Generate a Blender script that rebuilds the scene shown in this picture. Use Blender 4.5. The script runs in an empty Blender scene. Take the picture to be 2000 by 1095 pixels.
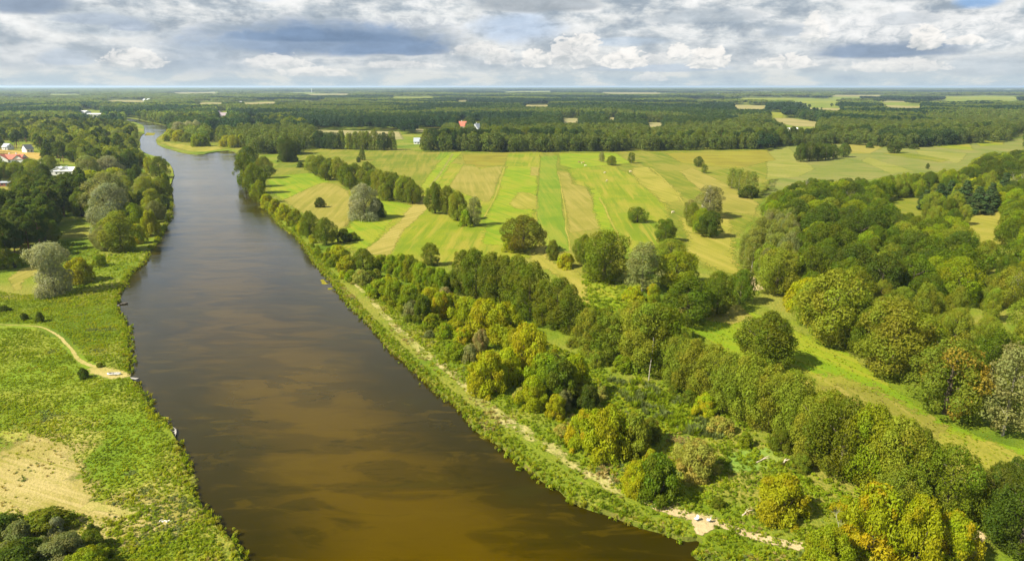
import bpy, bmesh, math, random
import numpy as np
from mathutils import Vector, Matrix
from mathutils.geometry import tessellate_polygon, delaunay_2d_cdt

SC = bpy.context.scene
COL = SC.collection
PI = math.pi
rng = np.random.default_rng(11)

# ------------------------------------------------------------------ camera
H = 80.0                      # drone height
FPX = 1303.2                  # focal length in photo pixels (photo is 2000 wide)
PITCH = math.atan((547.5 - 168.5) / FPX)
cd = bpy.data.cameras.new('camera')
cam = bpy.data.objects.new('camera', cd)
COL.objects.link(cam)
cam.location = (0, 0, H)
cam.rotation_euler = (PI / 2 - PITCH, 0, 0)
cd.sensor_fit = 'HORIZONTAL'
cd.angle = 2 * math.atan(1000 / FPX)
cd.clip_start = 1.0
cd.clip_end = 250000
SC.camera = cam

# ------------------------------------------------------------------ render settings
SC.view_settings.view_transform = 'Standard'
SC.view_settings.look = 'None'
SC.view_settings.gamma = 1
SC.view_settings.use_curve_mapping = False
SC.view_settings.exposure = 1.35
SC.render.engine = 'CYCLES'
cy = SC.cycles
cy.max_bounces = 6
cy.diffuse_bounces = 3
cy.glossy_bounces = 2
cy.transmission_bounces = 3
cy.transparent_max_bounces = 8
cy.volume_bounces = 0
cy.use_denoising = True
cy.use_adaptive_sampling = True
cy.adaptive_threshold = 0.01
cy.sample_clamp_indirect = 4
cy.caustics_reflective = False
cy.caustics_refractive = False

SUN_ELEV = math.radians(44)
SUN_AZ = math.radians(246)    # clockwise from +Y (the view direction): left and a little behind

# ------------------------------------------------------------------ small maths


def s2l(c):
    c = c / 255.0
    return c / 12.92 if c <= 0.04045 else ((c + 0.055) / 1.055) ** 2.4


def rgb(r, g, b, k=1.0):
    return (s2l(r) * k, s2l(g) * k, s2l(b) * k)


def ground(px, py, z=0.0):
    """photo pixel -> point of the ground plane z."""
    dx = (px - 1000) / FPX
    dy = (547.5 - py) / FPX
    cp, sp = math.cos(PITCH), math.sin(PITCH)
    X, Y, Z = dx, cp + dy * sp, -sp + dy * cp
    t = (z - H) / Z
    return X * t, Y * t


def project(x, y, z):
    cp, sp = math.cos(PITCH), math.sin(PITCH)
    zz = z - H
    d = y * cp - zz * sp
    u = y * sp + zz * cp
    return 1000 + FPX * x / d, 547.5 - FPX * u / d, d


def height_for(x, y, topy):
    """height of a vertical at (x, y) whose top shows at photo row topy."""
    k = (547.5 - topy) / FPX
    cp, sp = math.cos(PITCH), math.sin(PITCH)
    # (y sp + zz cp) = k (y cp - zz sp)
    zz = (k * y * cp - y * sp) / (cp + k * sp)
    return zz + H


def inside(px, py, poly):
    n = len(poly)
    c = False
    j = n - 1
    for i in range(n):
        xi, yi = poly[i]
        xj, yj = poly[j]
        if (yi > py) != (yj > py) and px < (xj - xi) * (py - yi) / (yj - yi) + xi:
            c = not c
        j = i
    return c


def inside_np(P, poly):
    x, y = P[:, 0], P[:, 1]
    c = np.zeros(len(P), bool)
    n = len(poly)
    j = n - 1
    for i in range(n):
        xi, yi = poly[i]
        xj, yj = poly[j]
        if yi != yj:
            m = ((yi > y) != (yj > y)) & (x < (xj - xi) * (y - yi) / (yj - yi) + xi)
            c ^= m
        j = i
    return c


def gpoly(pts, z=0.0):
    return [ground(px, py, z) for px, py in pts]


# ------------------------------------------------------------------ world
w = bpy.data.worlds.new('World')
SC.world = w
w.use_nodes = True
nt = w.node_tree
nt.nodes.clear()


class NB:
    """tiny node builder"""

    def __init__(self, tree):
        self.t = tree

    def n(self, typ, **kw):
        nd = self.t.nodes.new(typ)
        for k, v in kw.items():
            setattr(nd, k, v)
        return nd

    def put(self, sock, v):
        if isinstance(v, bpy.types.NodeSocket):
            self.t.links.new(v, sock)
        elif isinstance(v, (tuple, list)) and len(v) == 3 and sock.type == 'RGBA':
            sock.default_value = (*v, 1)
        else:
            sock.default_value = v

    def m(self, op, a, b=0.0, c=None, clamp=False):
        nd = self.n('ShaderNodeMath', operation=op)
        nd.use_clamp = clamp
        self.put(nd.inputs[0], a)
        self.put(nd.inputs[1], b)
        if c is not None:
            self.put(nd.inputs[2], c)
        return nd.outputs[0]

    def smooth(self, v, lo, hi, to0=0.0, to1=1.0):
        nd = self.n('ShaderNodeMapRange', interpolation_type='SMOOTHSTEP')
        self.put(nd.inputs[0], v)
        nd.inputs[1].default_value = lo
        nd.inputs[2].default_value = hi
        nd.inputs[3].default_value = to0
        nd.inputs[4].default_value = to1
        return nd.outputs[0]

    def mix(self, f, a, b, blend='MIX'):
        nd = self.n('ShaderNodeMix', data_type='RGBA', blend_type=blend)
        self.put(nd.inputs[0], f)
        self.put(nd.inputs[6], a)
        self.put(nd.inputs[7], b)
        return nd.outputs[2]

    def vec(self, x, y, z=0.0):
        nd = self.n('ShaderNodeCombineXYZ')
        self.put(nd.inputs[0], x)
        self.put(nd.inputs[1], y)
        self.put(nd.inputs[2], z)
        return nd.outputs[0]

    def noise(self, v, scale, detail=4.0, rough=0.55, dist=0.0):
        nd = self.n('ShaderNodeTexNoise', noise_dimensions='3D')
        self.put(nd.inputs['Vector'], v)
        nd.inputs['Scale'].default_value = scale
        nd.inputs['Detail'].default_value = detail
        nd.inputs['Roughness'].default_value = rough
        nd.inputs['Distortion'].default_value = dist
        return nd.outputs['Fac']

    def link(self, a, b):
        self.t.links.new(a, b)


def build_world():
    b = NB(nt)
    tc = b.n('ShaderNodeTexCoord')
    sep = b.n('ShaderNodeSeparateXYZ')
    nrm = b.n('ShaderNodeVectorMath', operation='NORMALIZE')
    b.link(tc.outputs['Generated'], nrm.inputs[0])
    b.link(nrm.outputs[0], sep.inputs[0])
    X, Y, Z = sep.outputs
    DEG = 180 / PI
    az = b.m('MULTIPLY', b.m('ARCTAN2', X, Y), DEG)
    el = b.m('MULTIPLY', b.m('ARCSINE', Z), DEG)
    E2 = 0.395                       # display = 2 x radiance at exposure 1

    def D(r, g, bl):
        return rgb(r, g, bl, E2)

    V = b.vec(b.m('MULTIPLY', az, 0.46), b.m('MULTIPLY', el, 0.95))
    n1 = b.noise(V, 0.55, 8, 0.62, 0.15)               # billows
    n2 = b.noise(b.vec(b.m('MULTIPLY', az, 0.24), b.m('MULTIPLY', el, 1.25), 7.3), 0.8, 5, 0.55, 0.3)   # long streaks
    n3 = b.noise(b.vec(b.m('MULTIPLY', az, 0.9), b.m('MULTIPLY', el, 1.6), 3.1), 1.1, 6, 0.62, 0.6)     # cauliflower
    w1 = b.m('SUBTRACT', n1, 0.5)
    w2 = b.m('SUBTRACT', n2, 0.5)
    w3 = b.m('SUBTRACT', n3, 0.5)

    # grey-white stratocumulus layer
    n12 = b.m('ADD', b.m('MULTIPLY', n2, 0.45), b.m('MULTIPLY', n1, 0.55))
    col = b.mix(b.smooth(n12, 0.40, 0.60), D(178, 190, 200), D(228, 231, 231))
    col = b.mix(b.m('MULTIPLY', b.smooth(n1, 0.48, 0.68), b.smooth(el, 2.0, 4.5)), col, D(247, 247, 246))
    col = b.mix(b.m('MULTIPLY', b.smooth(n1, 0.50, 0.34), b.smooth(el, 2.2, 5.0, 0.0, 0.75)), col, D(158, 172, 186))
    # pale air near the horizon
    low = b.mix(b.smooth(el, 0.0, 1.6), D(192, 207, 216), D(204, 214, 218))
    low = b.mix(b.smooth(n12, 0.47, 0.58, 0.0, 0.8), low, D(226, 228, 224))
    low = b.mix(b.smooth(n12, 0.46, 0.36, 0.0, 0.6), low, D(172, 189, 205))
    col = b.mix(b.smooth(el, 0.5, 2.0), low, col)

    def ae(px, py):
        cp, sp = math.cos(PITCH), math.sin(PITCH)
        dx = (px - 1000) / FPX
        dy = (547.5 - py) / FPX
        v = Vector((dx, cp + dy * sp, -sp + dy * cp)).normalized()
        return math.degrees(math.atan2(v.x, v.y)), math.degrees(math.asin(v.z))

    def blob(x0, x1, y0, y1, flat=1.0, wob=1.6, soft=0.7, wn=None, wmul=0.0):
        """soft cloud body over photo columns x0..x1, rows y0..y1 (y1 lower); flat<1 = flatter base."""
        a0, e1 = ae(x0, (y0 + y1) / 2)
        a1, _ = ae(x1, (y0 + y1) / 2)
        _, et = ae((x0 + x1) / 2, y0)
        _, eb = ae((x0 + x1) / 2, y1)
        ac, ra = (a0 + a1) / 2, abs(a1 - a0) / 2
        tot = et - eb
        rd = tot * flat / (1 + flat)
        ru = tot - rd
        ec = eb + rd
        da = b.m('DIVIDE', b.m('SUBTRACT', az, ac), ra)
        de = b.m('SUBTRACT', el, ec)
        up = b.m('DIVIDE', de, ru)
        dn = b.m('DIVIDE', de, -rd)
        dv = b.m('MAXIMUM', up, dn)
        q = b.m('ADD', b.m('MULTIPLY', da, da), b.m('MULTIPLY', dv, dv))
        v = b.m('SUBTRACT', 1.0, q)
        v = b.m('ADD', v, b.m('MULTIPLY', w1 if wn is None else wn, wob))
        mk = b.smooth(v, 0.0, soft)
        return mk, up

    # pale blue gaps
    for (bx, c, k) in (((900, 1120, 18, 92), D(196, 214, 236), 0.8), ((1840, 1970, -10, 22), D(150, 186, 228), 0.95),
                       ((430, 560, -40, 6), D(196, 214, 236), 0.5), ((1120, 1330, 70, 92), D(200, 216, 232), 0.6)):
        mk, _ = blob(*bx, wob=2.2, soft=0.9)
        col = b.mix(b.m('MULTIPLY', mk, k), col, c)
    # bright high cumulus heads and grey banks
    for (bx, top, base, k, wb) in (
            ((1560, 2080, 4, 112), D(246, 246, 245), D(188, 199, 207), 0.85, 2.4),
            ((680, 900, 16, 62), D(240, 242, 241), D(196, 204, 212), 0.8, 2.2),
            ((60, 330, 8, 74), D(214, 222, 226), D(178, 192, 204), 0.6, 2.0),
            ((-60, 150, 76, 140), D(222, 226, 228), D(196, 205, 212), 0.6, 2.0)):
        mk, up = blob(*bx, flat=0.6, wob=wb, soft=0.6)
        sh = b.smooth(b.m('ADD', up, b.m('MULTIPLY', w3, 3.4)), -0.75, 0.7)
        col = b.mix(b.m('MULTIPLY', mk, k), col, b.mix(sh, base, top))
    # dark rain clouds with flat bases
    for (bx, c, k, fl) in (
            ((300, 940, 26, 114), D(140, 160, 185), 0.96, 0.45),
            ((420, 800, 52, 84), D(120, 143, 172), 0.85, 0.4),
            ((640, 920, 66, 110), D(128, 150, 178), 0.8, 0.3),
            ((200, 330, 36, 62), D(168, 182, 200), 0.7, 0.4),
            ((-80, 160, -30, 30), D(148, 164, 184), 0.95, 0.6),
            ((90, 300, 20, 52), D(166, 180, 196), 0.75, 0.5),
            ((60, 200, 92, 130), D(182, 195, 208), 0.7, 0.4),
            ((900, 1190, -30, 27), D(163, 172, 180), 0.85, 0.4),
            ((1570, 1900, 72, 116), D(142, 160, 182), 0.95, 0.4),
            ((1250, 1500, 14, 48), D(180, 190, 198), 0.7, 0.5),
            ((1700, 1860, 20, 50), D(184, 193, 201), 0.6, 0.5),
            ((1480, 1600, 46, 72), D(176, 188, 200), 0.7, 0.5),
            ((1120, 1450, 122, 142), D(178, 193, 208), 0.7, 0.5),
            ((1820, 2060, 104, 150), D(190, 201, 209), 0.7, 0.5)):
        mk, _ = blob(*bx, flat=fl, wob=2.3, soft=0.75)
        col = b.mix(b.m('MULTIPLY', mk, k), col, b.mix(b.smooth(n2, 0.3, 0.7), c, tuple(x * 1.16 for x in c)))
    # rain veil under the dark cloud
    a0, _ = ae(250, 120)
    a1, _ = ae(520, 120)
    veil = b.m('MULTIPLY', b.smooth(az, a0, a0 + 5), b.smooth(az, a1 + 2, a1 - 6))
    veil = b.m('MULTIPLY', veil, b.m('MULTIPLY', b.smooth(el, 0.2, 1.6), b.smooth(el, 4.6, 2.8)))
    col = b.mix(b.m('MULTIPLY', veil, 0.75), col, D(178, 193, 208))
    # cumulus chain near the horizon
    for (bx, k) in (((1012, 1085, 92, 132), 0.9), ((1060, 1190, 66, 134), 0.75), ((1172, 1270, 92, 134), 0.95),
                    ((1300, 1350, 84, 120), 0.85), ((1338, 1430, 86, 136), 1.0), ((1470, 1602, 104, 136), 0.85),
                    ((1230, 1330, 100, 128), 0.5), ((1655, 1860, 112, 142), 0.55), ((190, 335, 92, 134), 0.7), ((940, 1010, 92, 128), 0.6),
                    ((470, 610, 104, 136), 0.55), ((520, 710, 130, 150), 0.6), ((880, 990, 82, 112), 0.55),
                    ((1100, 1180, 62, 92), 0.85), ((1130, 1170, 142, 162), 0.3), ((1228, 1312, 140, 160), 0.4),
                    ((700, 860, 118, 134), 0.45), ((1560, 1620, 20, 84), 0.7), ((1770, 1850, 45, 100), 0.9), ((1840, 1930, 68, 88), 0.8)):
        mk, up = blob(*bx, flat=0.3, wob=2.6, soft=0.35, wn=w3)
        sh = b.smooth(b.m('ADD', up, b.m('MULTIPLY', w3, 4.0)), -0.7, 0.7)
        col = b.mix(b.m('MULTIPLY', mk, k), col, b.mix(sh, D(206, 212, 214), D(250, 247, 242)))

    tex = b.m('ADD', 1.0, b.m('ADD', b.m('MULTIPLY', w3, 0.30), b.m('MULTIPLY', w1, 0.30)))
    tex = b.m('ADD', 1.0, b.m('MULTIPLY', b.m('SUBTRACT', tex, 1.0), b.smooth(el, 0.6, 2.5, 0.25, 1.0)))
    tint = b.n('ShaderNodeVectorMath', operation='SCALE')
    b.link(col, tint.inputs[0])
    b.put(tint.inputs['Scale'], tex)
    col = tint.outputs[0]
    # rest of the dome: broken clouds, blue between
    den = b.m('ADD', b.m('MAXIMUM', Z, 0.0), 0.12)
    P = b.vec(b.m('DIVIDE', X, den), b.m('DIVIDE', Y, den), 2.0)
    nd = b.noise(P, 0.9, 6, 0.58, 0.3)
    cover_hi = b.smooth(nd, 0.42, 0.57)
    ccol = b.mix(b.smooth(nd, 0.5, 0.75), D(226, 229, 231), D(186, 195, 204))
    hi = b.smooth(el, 7.0, 16.0)
    col = b.mix(hi, col, ccol)
    cover = b.m('ADD', b.m('MULTIPLY', hi, cover_hi), b.m('SUBTRACT', 1.0, hi))

    sky = b.n('ShaderNodeTexSky', sky_type='NISHITA')
    sky.sun_disc = False
    sky.sun_elevation = SUN_ELEV
    sky.sun_rotation = SUN_AZ
    sky.altitude = 100
    sky.air_density = 1.0
    sky.dust_density = 1.2
    bg1 = b.n('ShaderNodeBackground')
    b.link(sky.outputs[0], bg1.inputs[0])
    bg1.inputs[1].default_value = 0.07
    bg2 = b.n('ShaderNodeBackground')
    b.link(col, bg2.inputs[0])
    bg2.inputs[1].default_value = 1.0
    mx = b.n('ShaderNodeMixShader')
    b.link(cover, mx.inputs[0])
    b.link(bg1.outputs[0], mx.inputs[1])
    b.link(bg2.outputs[0], mx.inputs[2])
    out = b.n('ShaderNodeOutputWorld')
    b.link(mx.outputs[0], out.inputs[0])


build_world()
w.cycles.sampling_method = 'MANUAL'
w.cycles.sample_map_resolution = 512

ld = bpy.data.lights.new('sun', 'SUN')
ld.energy = 4.5
ld.angle = math.radians(0.5)
ld.color = (1.0, 0.93, 0.75)
sun = bpy.data.objects.new('sun', ld)
COL.objects.link(sun)
ce = math.cos(SUN_ELEV)
sdir = Vector((-math.sin(SUN_AZ) * ce, -math.cos(SUN_AZ) * ce, -math.sin(SUN_ELEV)))
sun.rotation_euler = sdir.to_track_quat('-Z', 'Y').to_euler()
sun.location = (-300, -150, 400)

# ------------------------------------------------------------------ materials


def new_mat(name):
    m = bpy.data.materials.new(name)
    m.use_nodes = True
    m.node_tree.nodes.clear()
    return m, NB(m.node_tree)


def finish(b, shader):
    out = b.n('ShaderNodeOutputMaterial')
    b.link(shader, out.inputs[0])


def plain(name, c, rough=0.7, var=0.15, scale=1.5, spec=0.3):
    m, b = new_mat(name)
    tc = b.n('ShaderNodeTexCoord')
    n = b.noise(tc.outputs['Object'], scale, 4)
    col = b.mix(n, tuple(x * (1 - var) for x in c), tuple(x * (1 + var) for x in c))
    p = b.n('ShaderNodeBsdfPrincipled')
    b.link(col, p.inputs['Base Color'])
    p.inputs['Roughness'].default_value = rough
    p.inputs['Specular IOR Level'].default_value = spec
    finish(b, p.outputs[0])
    return m


def turf(name, cols, big=45.0, mid=7.0, fine=0.8, streak=None, edge=False, amt=1.0, bump=0.5, edge_noise=2.5, sparse=None):
    """grass / soil: cols = (dark, main, light, dry); streak=(angle, width m) mowing lines."""
    m, b = new_mat(name)
    g = b.n('ShaderNodeNewGeometry')
    pos = g.outputs['Position']
    nb = b.noise(pos, 1 / big, 3, 0.5, 0.6)
    nm = b.noise(pos, 1 / mid, 4, 0.6, 0.4)
    nf = b.noise(pos, 1 / fine, 3, 0.65)
    dk, mn, lt, dry = cols
    col = b.mix(b.smooth(nm, 0.36, 0.64), mn, lt)
    col = b.mix(b.smooth(nb, 0.44, 0.66, 0.0, 0.85 * amt), col, dry)
    col = b.mix(b.smooth(nb, 0.46, 0.30, 0.0, 0.7 * amt), col, dk)
    col = b.mix(b.smooth(nf, 0.40, 0.66, 0.0, 0.6 * amt), col, dk)
    col = b.mix(b.smooth(nf, 0.62, 0.76, 0.0, 0.5 * amt), col, dry)
    if streak:
        ang, wd = streak
        rot = b.n('ShaderNodeMapping')
        rot.inputs['Rotation'].default_value = (0, 0, -ang)
        b.link(pos, rot.inputs['Vector'])
        st = b.n('ShaderNodeMapping')
        st.inputs['Scale'].default_value = (1 / wd, 0.012, 0.01)
        b.link(rot.outputs[0], st.inputs['Vector'])
        ns = b.noise(st.outputs[0], 1.0, 3, 0.6, 0.15)
        col = b.mix(b.smooth(ns, 0.5, 0.68, 0.0, 0.75), col, dry)
        col = b.mix(b.smooth(ns, 0.48, 0.32, 0.0, 0.7), col, dk)
    d = b.n('ShaderNodeBsdfPrincipled')
    d.inputs['Roughness'].default_value = 0.95
    d.inputs['Specular IOR Level'].default_value = 0.08
    b.link(col, d.inputs['Base Color'])
    bp = b.n('ShaderNodeBump')
    bp.inputs['Strength'].default_value = bump
    bp.inputs['Distance'].default_value = 0.5
    b.link(b.m('ADD', nf, b.m('MULTIPLY', nm, 1.5)), bp.inputs['Height'])
    b.link(bp.outputs[0], d.inputs['Normal'])
    sh = d.outputs[0]
    if edge:
        at = b.n('ShaderNodeAttribute', attribute_name='edge')
        en = b.noise(pos, 1 / edge_noise, 5, 0.65)
        v = b.m('ADD', at.outputs['Fac'], b.m('MULTIPLY', b.m('SUBTRACT', en, 0.5), 1.9))
        if sparse is not None:
            v = b.m('SUBTRACT', v, sparse)
        f = b.smooth(v, 0.38, 0.62)
        tr = b.n('ShaderNodeBsdfTransparent')
        mx = b.n('ShaderNodeMixShader')
        b.link(f, mx.inputs[0])
        b.link(tr.outputs[0], mx.inputs[1])
        b.link(sh, mx.inputs[2])
        sh = mx.outputs[0]
    finish(b, sh)
    return m


def leaf_mat(name, inst, transl=0.48, var=0.20):
    m, b = new_mat(name)
    if inst:
        at = b.n('ShaderNodeAttribute', attribute_name='tint', attribute_type='INSTANCER')
        base = at.outputs['Color']
    else:
        oi = b.n('ShaderNodeObjectInfo')
        base = oi.outputs['Color']
        pat = b.n('ShaderNodeAttribute', attribute_name='clump')
        gg = b.n('ShaderNodeHueSaturation')
        gg.inputs['Hue'].default_value = 0.57
        gg.inputs['Value'].default_value = 0.62
        b.link(base, gg.inputs['Color'])
        base = b.mix(b.m('MULTIPLY', b.m('SUBTRACT', 1.0, oi.outputs['Alpha']), b.smooth(pat.outputs['Fac'], 0.25, 0.6)), base, gg.outputs[0])
    g = b.n('ShaderNodeNewGeometry')
    rnd = g.outputs['Random Per Island']
    cl = b.n('ShaderNodeAttribute', attribute_name='clump')
    hsv = b.n('ShaderNodeHueSaturation')
    b.link(base, hsv.inputs['Color'])
    b.put(hsv.inputs['Hue'], b.m('ADD', 0.478, b.m('MULTIPLY', cl.outputs['Fac'], 0.045)))
    val = b.m('ADD', 1 - var, b.m('MULTIPLY', rnd, var * 1.3))
    val = b.m('ADD', val, b.m('MULTIPLY', cl.outputs['Fac'], var * 0.9))
    b.put(hsv.inputs['Value'], val)
    d = b.n('ShaderNodeBsdfDiffuse')
    b.link(hsv.outputs[0], d.inputs[0])
    t = b.n('ShaderNodeBsdfTranslucent')
    tcol = b.mix(1.0, hsv.outputs[0], (1.25, 1.2, 0.6), 'MULTIPLY')
    b.link(tcol, t.inputs[0])
    mx = b.n('ShaderNodeMixShader')
    mx.inputs[0].default_value = transl
    b.link(d.outputs[0], mx.inputs[1])
    b.link(t.outputs[0], mx.inputs[2])
    gl = b.n('ShaderNodeBsdfGlossy')
    gl.inputs['Roughness'].default_value = 0.55
    b.put(gl.inputs['Color'], (0.9, 0.9, 0.85))
    m2 = b.n('ShaderNodeMixShader')
    m2.inputs[0].default_value = 0.006
    b.link(mx.outputs[0], m2.inputs[1])
    b.link(gl.outputs[0], m2.inputs[2])
    finish(b, m2.outputs[0])
    return m


LEAF = leaf_mat('leaf', False)
LEAF_I = leaf_mat('leaf_mass', True)
GRASS_I = leaf_mat('grass_blade', True, 0.50, 0.14)
BARK = plain('bark', (0.10, 0.08, 0.055), 0.9, 0.35, 6)
BARK_PINE = plain('pine_bark', (0.22, 0.11, 0.055), 0.9, 0.35, 6)
BARK_PALE = plain('pale_bark', (0.29, 0.265, 0.215), 0.8, 0.3, 8)

# ------------------------------------------------------------------ mesh helpers


def mesh_np(name, V, F, mats, attrs=None, smooth=False, fmat=None):
    """V (n,3), F (m,k) with a fixed k."""
    V = np.asarray(V, np.float32)
    F = np.asarray(F, np.int32)
    me = bpy.data.meshes.new(name)
    me.vertices.add(len(V))
    me.vertices.foreach_set('co', V.ravel())
    k = F.shape[1]
    me.loops.add(F.size)
    me.loops.foreach_set('vertex_index', F.ravel())
    me.polygons.add(len(F))
    me.polygons.foreach_set('loop_start', np.arange(0, F.size, k, dtype=np.int32))
    me.polygons.foreach_set('loop_total', np.full(len(F), k, np.int32))
    for mt in (mats if isinstance(mats, (list, tuple)) else [mats]):
        me.materials.append(mt)
    if fmat is not None:
        me.polygons.foreach_set('material_index', np.asarray(fmat, np.int32))
    me.update(calc_edges=True)
    if attrs:
        for an, (typ, arr) in attrs.items():
            a = me.attributes.new(an, typ, 'POINT')
            arr = np.asarray(arr, np.float32)
            a.data.foreach_set('value' if typ == 'FLOAT' else 'vector', arr.ravel())
    if smooth:
        me.polygons.foreach_set('use_smooth', np.ones(len(F), bool))
    return me


def mesh_py(name, V, F, mats, fm=None, smooth=False):
    me = bpy.data.meshes.new(name)
    me.from_pydata([tuple(v) for v in V], [], [tuple(f) for f in F])
    for mt in (mats if isinstance(mats, (list, tuple)) else [mats]):
        me.materials.append(mt)
    if fm:
        me.polygons.foreach_set('material_index', fm)
    if smooth:
        me.polygons.foreach_set('use_smooth', [True] * len(F))
    me.update()
    return me


def obj(name, me, parent=None, kind=None, label=None, cat=None, group=None, loc=None, rz=None):
    o = bpy.data.objects.new(name, me)
    COL.objects.link(o)
    if parent is not None:
        o.parent = parent
    if kind:
        o['kind'] = kind
    if label:
        o['label'] = label
    if cat:
        o['category'] = cat
    if group:
        o['group'] = group
    if loc is not None:
        o.location = loc
    if rz is not None:
        o.rotation_euler = (0, 0, rz)
    return o


class MB:
    """collects boxes, prisms and tubes into one mesh"""

    def __init__(self):
        self.V, self.F = [], []

    def add(self, V, F):
        k = len(self.V)
        self.V += [tuple(v) for v in V]
        self.F += [tuple(i + k for i in f) for f in F]
        return self

    def box(self, x0, x1, y0, y1, z0, z1):
        V = [(x, y, z) for z in (z0, z1) for y in (y0, y1) for x in (x0, x1)]
        return self.add(V, [(0, 2, 3, 1), (4, 5, 7, 6), (0, 1, 5, 4), (2, 6, 7, 3), (0, 4, 6, 2), (1, 3, 7, 5)])

    def tube(self, P, R, n=6, cap=True):
        P = [Vector(p) for p in P]
        V, F = [], []
        for i, p in enumerate(P):
            a = P[max(i - 1, 0)]
            c = P[min(i + 1, len(P) - 1)]
            d = (c - a).normalized()
            u = d.orthogonal().normalized() if abs(d.z) < 0.95 else Vector((1, 0, 0))
            u = (u - d * u.dot(d)).normalized()
            v = d.cross(u)
            for k in range(n):
                t = 2 * PI * k / n
                V.append(p + (u * math.cos(t) + v * math.sin(t)) * R[i])
        for i in range(len(P) - 1):
            for k in range(n):
                F.append((i * n + k, i * n + (k + 1) % n, (i + 1) * n + (k + 1) % n, (i + 1) * n + k))
        if cap:
            F.append(tuple(reversed(range(n))))
            F.append(tuple(range((len(P) - 1) * n, len(P) * n)))
        return self.add(V, F)

    def mesh(self, name, mat, smooth=False):
        return mesh_py(name, self.V, self.F, mat, smooth=smooth)


# ------------------------------------------------------------------ ground, river
def resample(P, step, closed=True, jit=0.0, r=None):
    out = []
    n = len(P)
    for i in range(n if closed else n - 1):
        a = Vector(P[i])
        c = Vector(P[(i + 1) % n])
        L = (c - a).length
        st = step(a) if callable(step) else step
        k = max(1, int(L / st))
        for j in range(k):
            out.append(a.lerp(c, j / k))
    if not closed:
        out.append(Vector(P[-1]))
    if jit:
        m = len(out)
        r = r or random.Random(5)
        # 1/f wobble along the outline
        wob = np.zeros(m)
        for per in (3, 6, 13, 29):
            ph = [r.uniform(-1, 1) for _ in range(m // per + 3)]
            for i in range(m):
                t = i / per
                k = int(t)
                f = t - k
                f = f * f * (3 - 2 * f)
                wob[i] += (ph[k] * (1 - f) + ph[k + 1] * f) * (per ** 0.5) / 3.0
        if closed:
            k = max(2, m // 12)
            for i in range(k):
                f = i / k
                wob[i] = wob[i] * f + wob[(i - k) % m] * 0
        res = []
        for i in range(m):
            p = out[(i - 1) % m]
            q = out[(i + 1) % m]
            if not closed and i in (0, m - 1):
                res.append(out[i])
                continue
            t = (q - p)
            nn = Vector((-t.y, t.x))
            if nn.length > 1e-6:
                nn.normalize()
            jj = jit(out[i]) if callable(jit) else jit
            res.append(out[i] + nn * wob[i] * jj)
        out = res
    return out


def smooth_line(P, it=2):
    P = [Vector(p) for p in P]
    for _ in range(it):
        Q = [P[0]]
        for a, c in zip(P, P[1:]):
            Q += [a.lerp(c, 0.25), a.lerp(c, 0.75)]
        Q.append(P[-1])
        P = Q
    return P


LB = [(470, 1130), (455, 1095), (440, 1070), (415, 1035), (392, 1010), (378, 965), (365, 930), (350, 900), (340, 862), (331, 838),
      (318, 815), (296, 802), (282, 778), (272, 750), (260, 734), (262, 705), (254, 682), (258, 655), (248, 630), (238, 605),
      (236, 580), (240, 560), (250, 535), (272, 515), (284, 495), (283, 488), (300, 475), (312, 455), (322, 430), (326, 400),
      (329, 375), (333, 350), (334, 328), (322, 313), (300, 304), (285, 298), (274, 290), (271, 275), (274, 264), (286, 259),
      (280, 250), (274, 243), (262, 238), (240, 233), (200, 230), (120, 227)]
RB = [(120, 225), (200, 227), (238, 229.5), (262, 231.5), (288, 237), (315, 244), (338, 247), (352, 249.5), (340, 252), (323, 256), (312, 264), (301, 275),
      (310, 284), (342, 294), (370, 299.5), (394, 302), (406, 298), (427, 295), (455, 293), (468, 298), (468, 325), (471, 350),
      (485, 368), (500, 385), (520, 405), (545, 430), (570, 450), (595, 470), (612, 500), (630, 530), (655, 560), (680, 595),
      (715, 630), (755, 670), (790, 705), (825, 735), (860, 765), (885, 785), (915, 805), (930, 835), (955, 855), (985, 870),
      (1020, 900), (1060, 925), (1105, 945), (1130, 970), (1170, 985), (1230, 1010), (1290, 1035), (1335, 1050), (1368, 1046), (1372, 1062),
      (1350, 1080), (1400, 1088), (1440, 1095), (1560, 1130)]
WATER_Z = -0.7
lbw = [ground(*p) for p in LB]
rbw = [ground(*p) for p in RB]
back_l = [(-80, -250), (-60, 0), (-50, 60)]
back_r = [(75, 55), (130, 0), (180, -250)]
stepf = lambda p: max(1.2, min(14.0, p.length * 0.009))
jitf = lambda p: 0.55 + p.length * 0.0006
bank_l = resample(smooth_line(back_l + lbw, 1), stepf, False, jitf, random.Random(3))
bank_r = resample(smooth_line(rbw + back_r, 1), stepf, False, jitf, random.Random(4))
RIVER = bank_l + bank_r
RIVER_T = [(p.x, p.y) for p in RIVER]
RIVER_PX = LB + RB          # visible outline, in photo pixels


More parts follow.
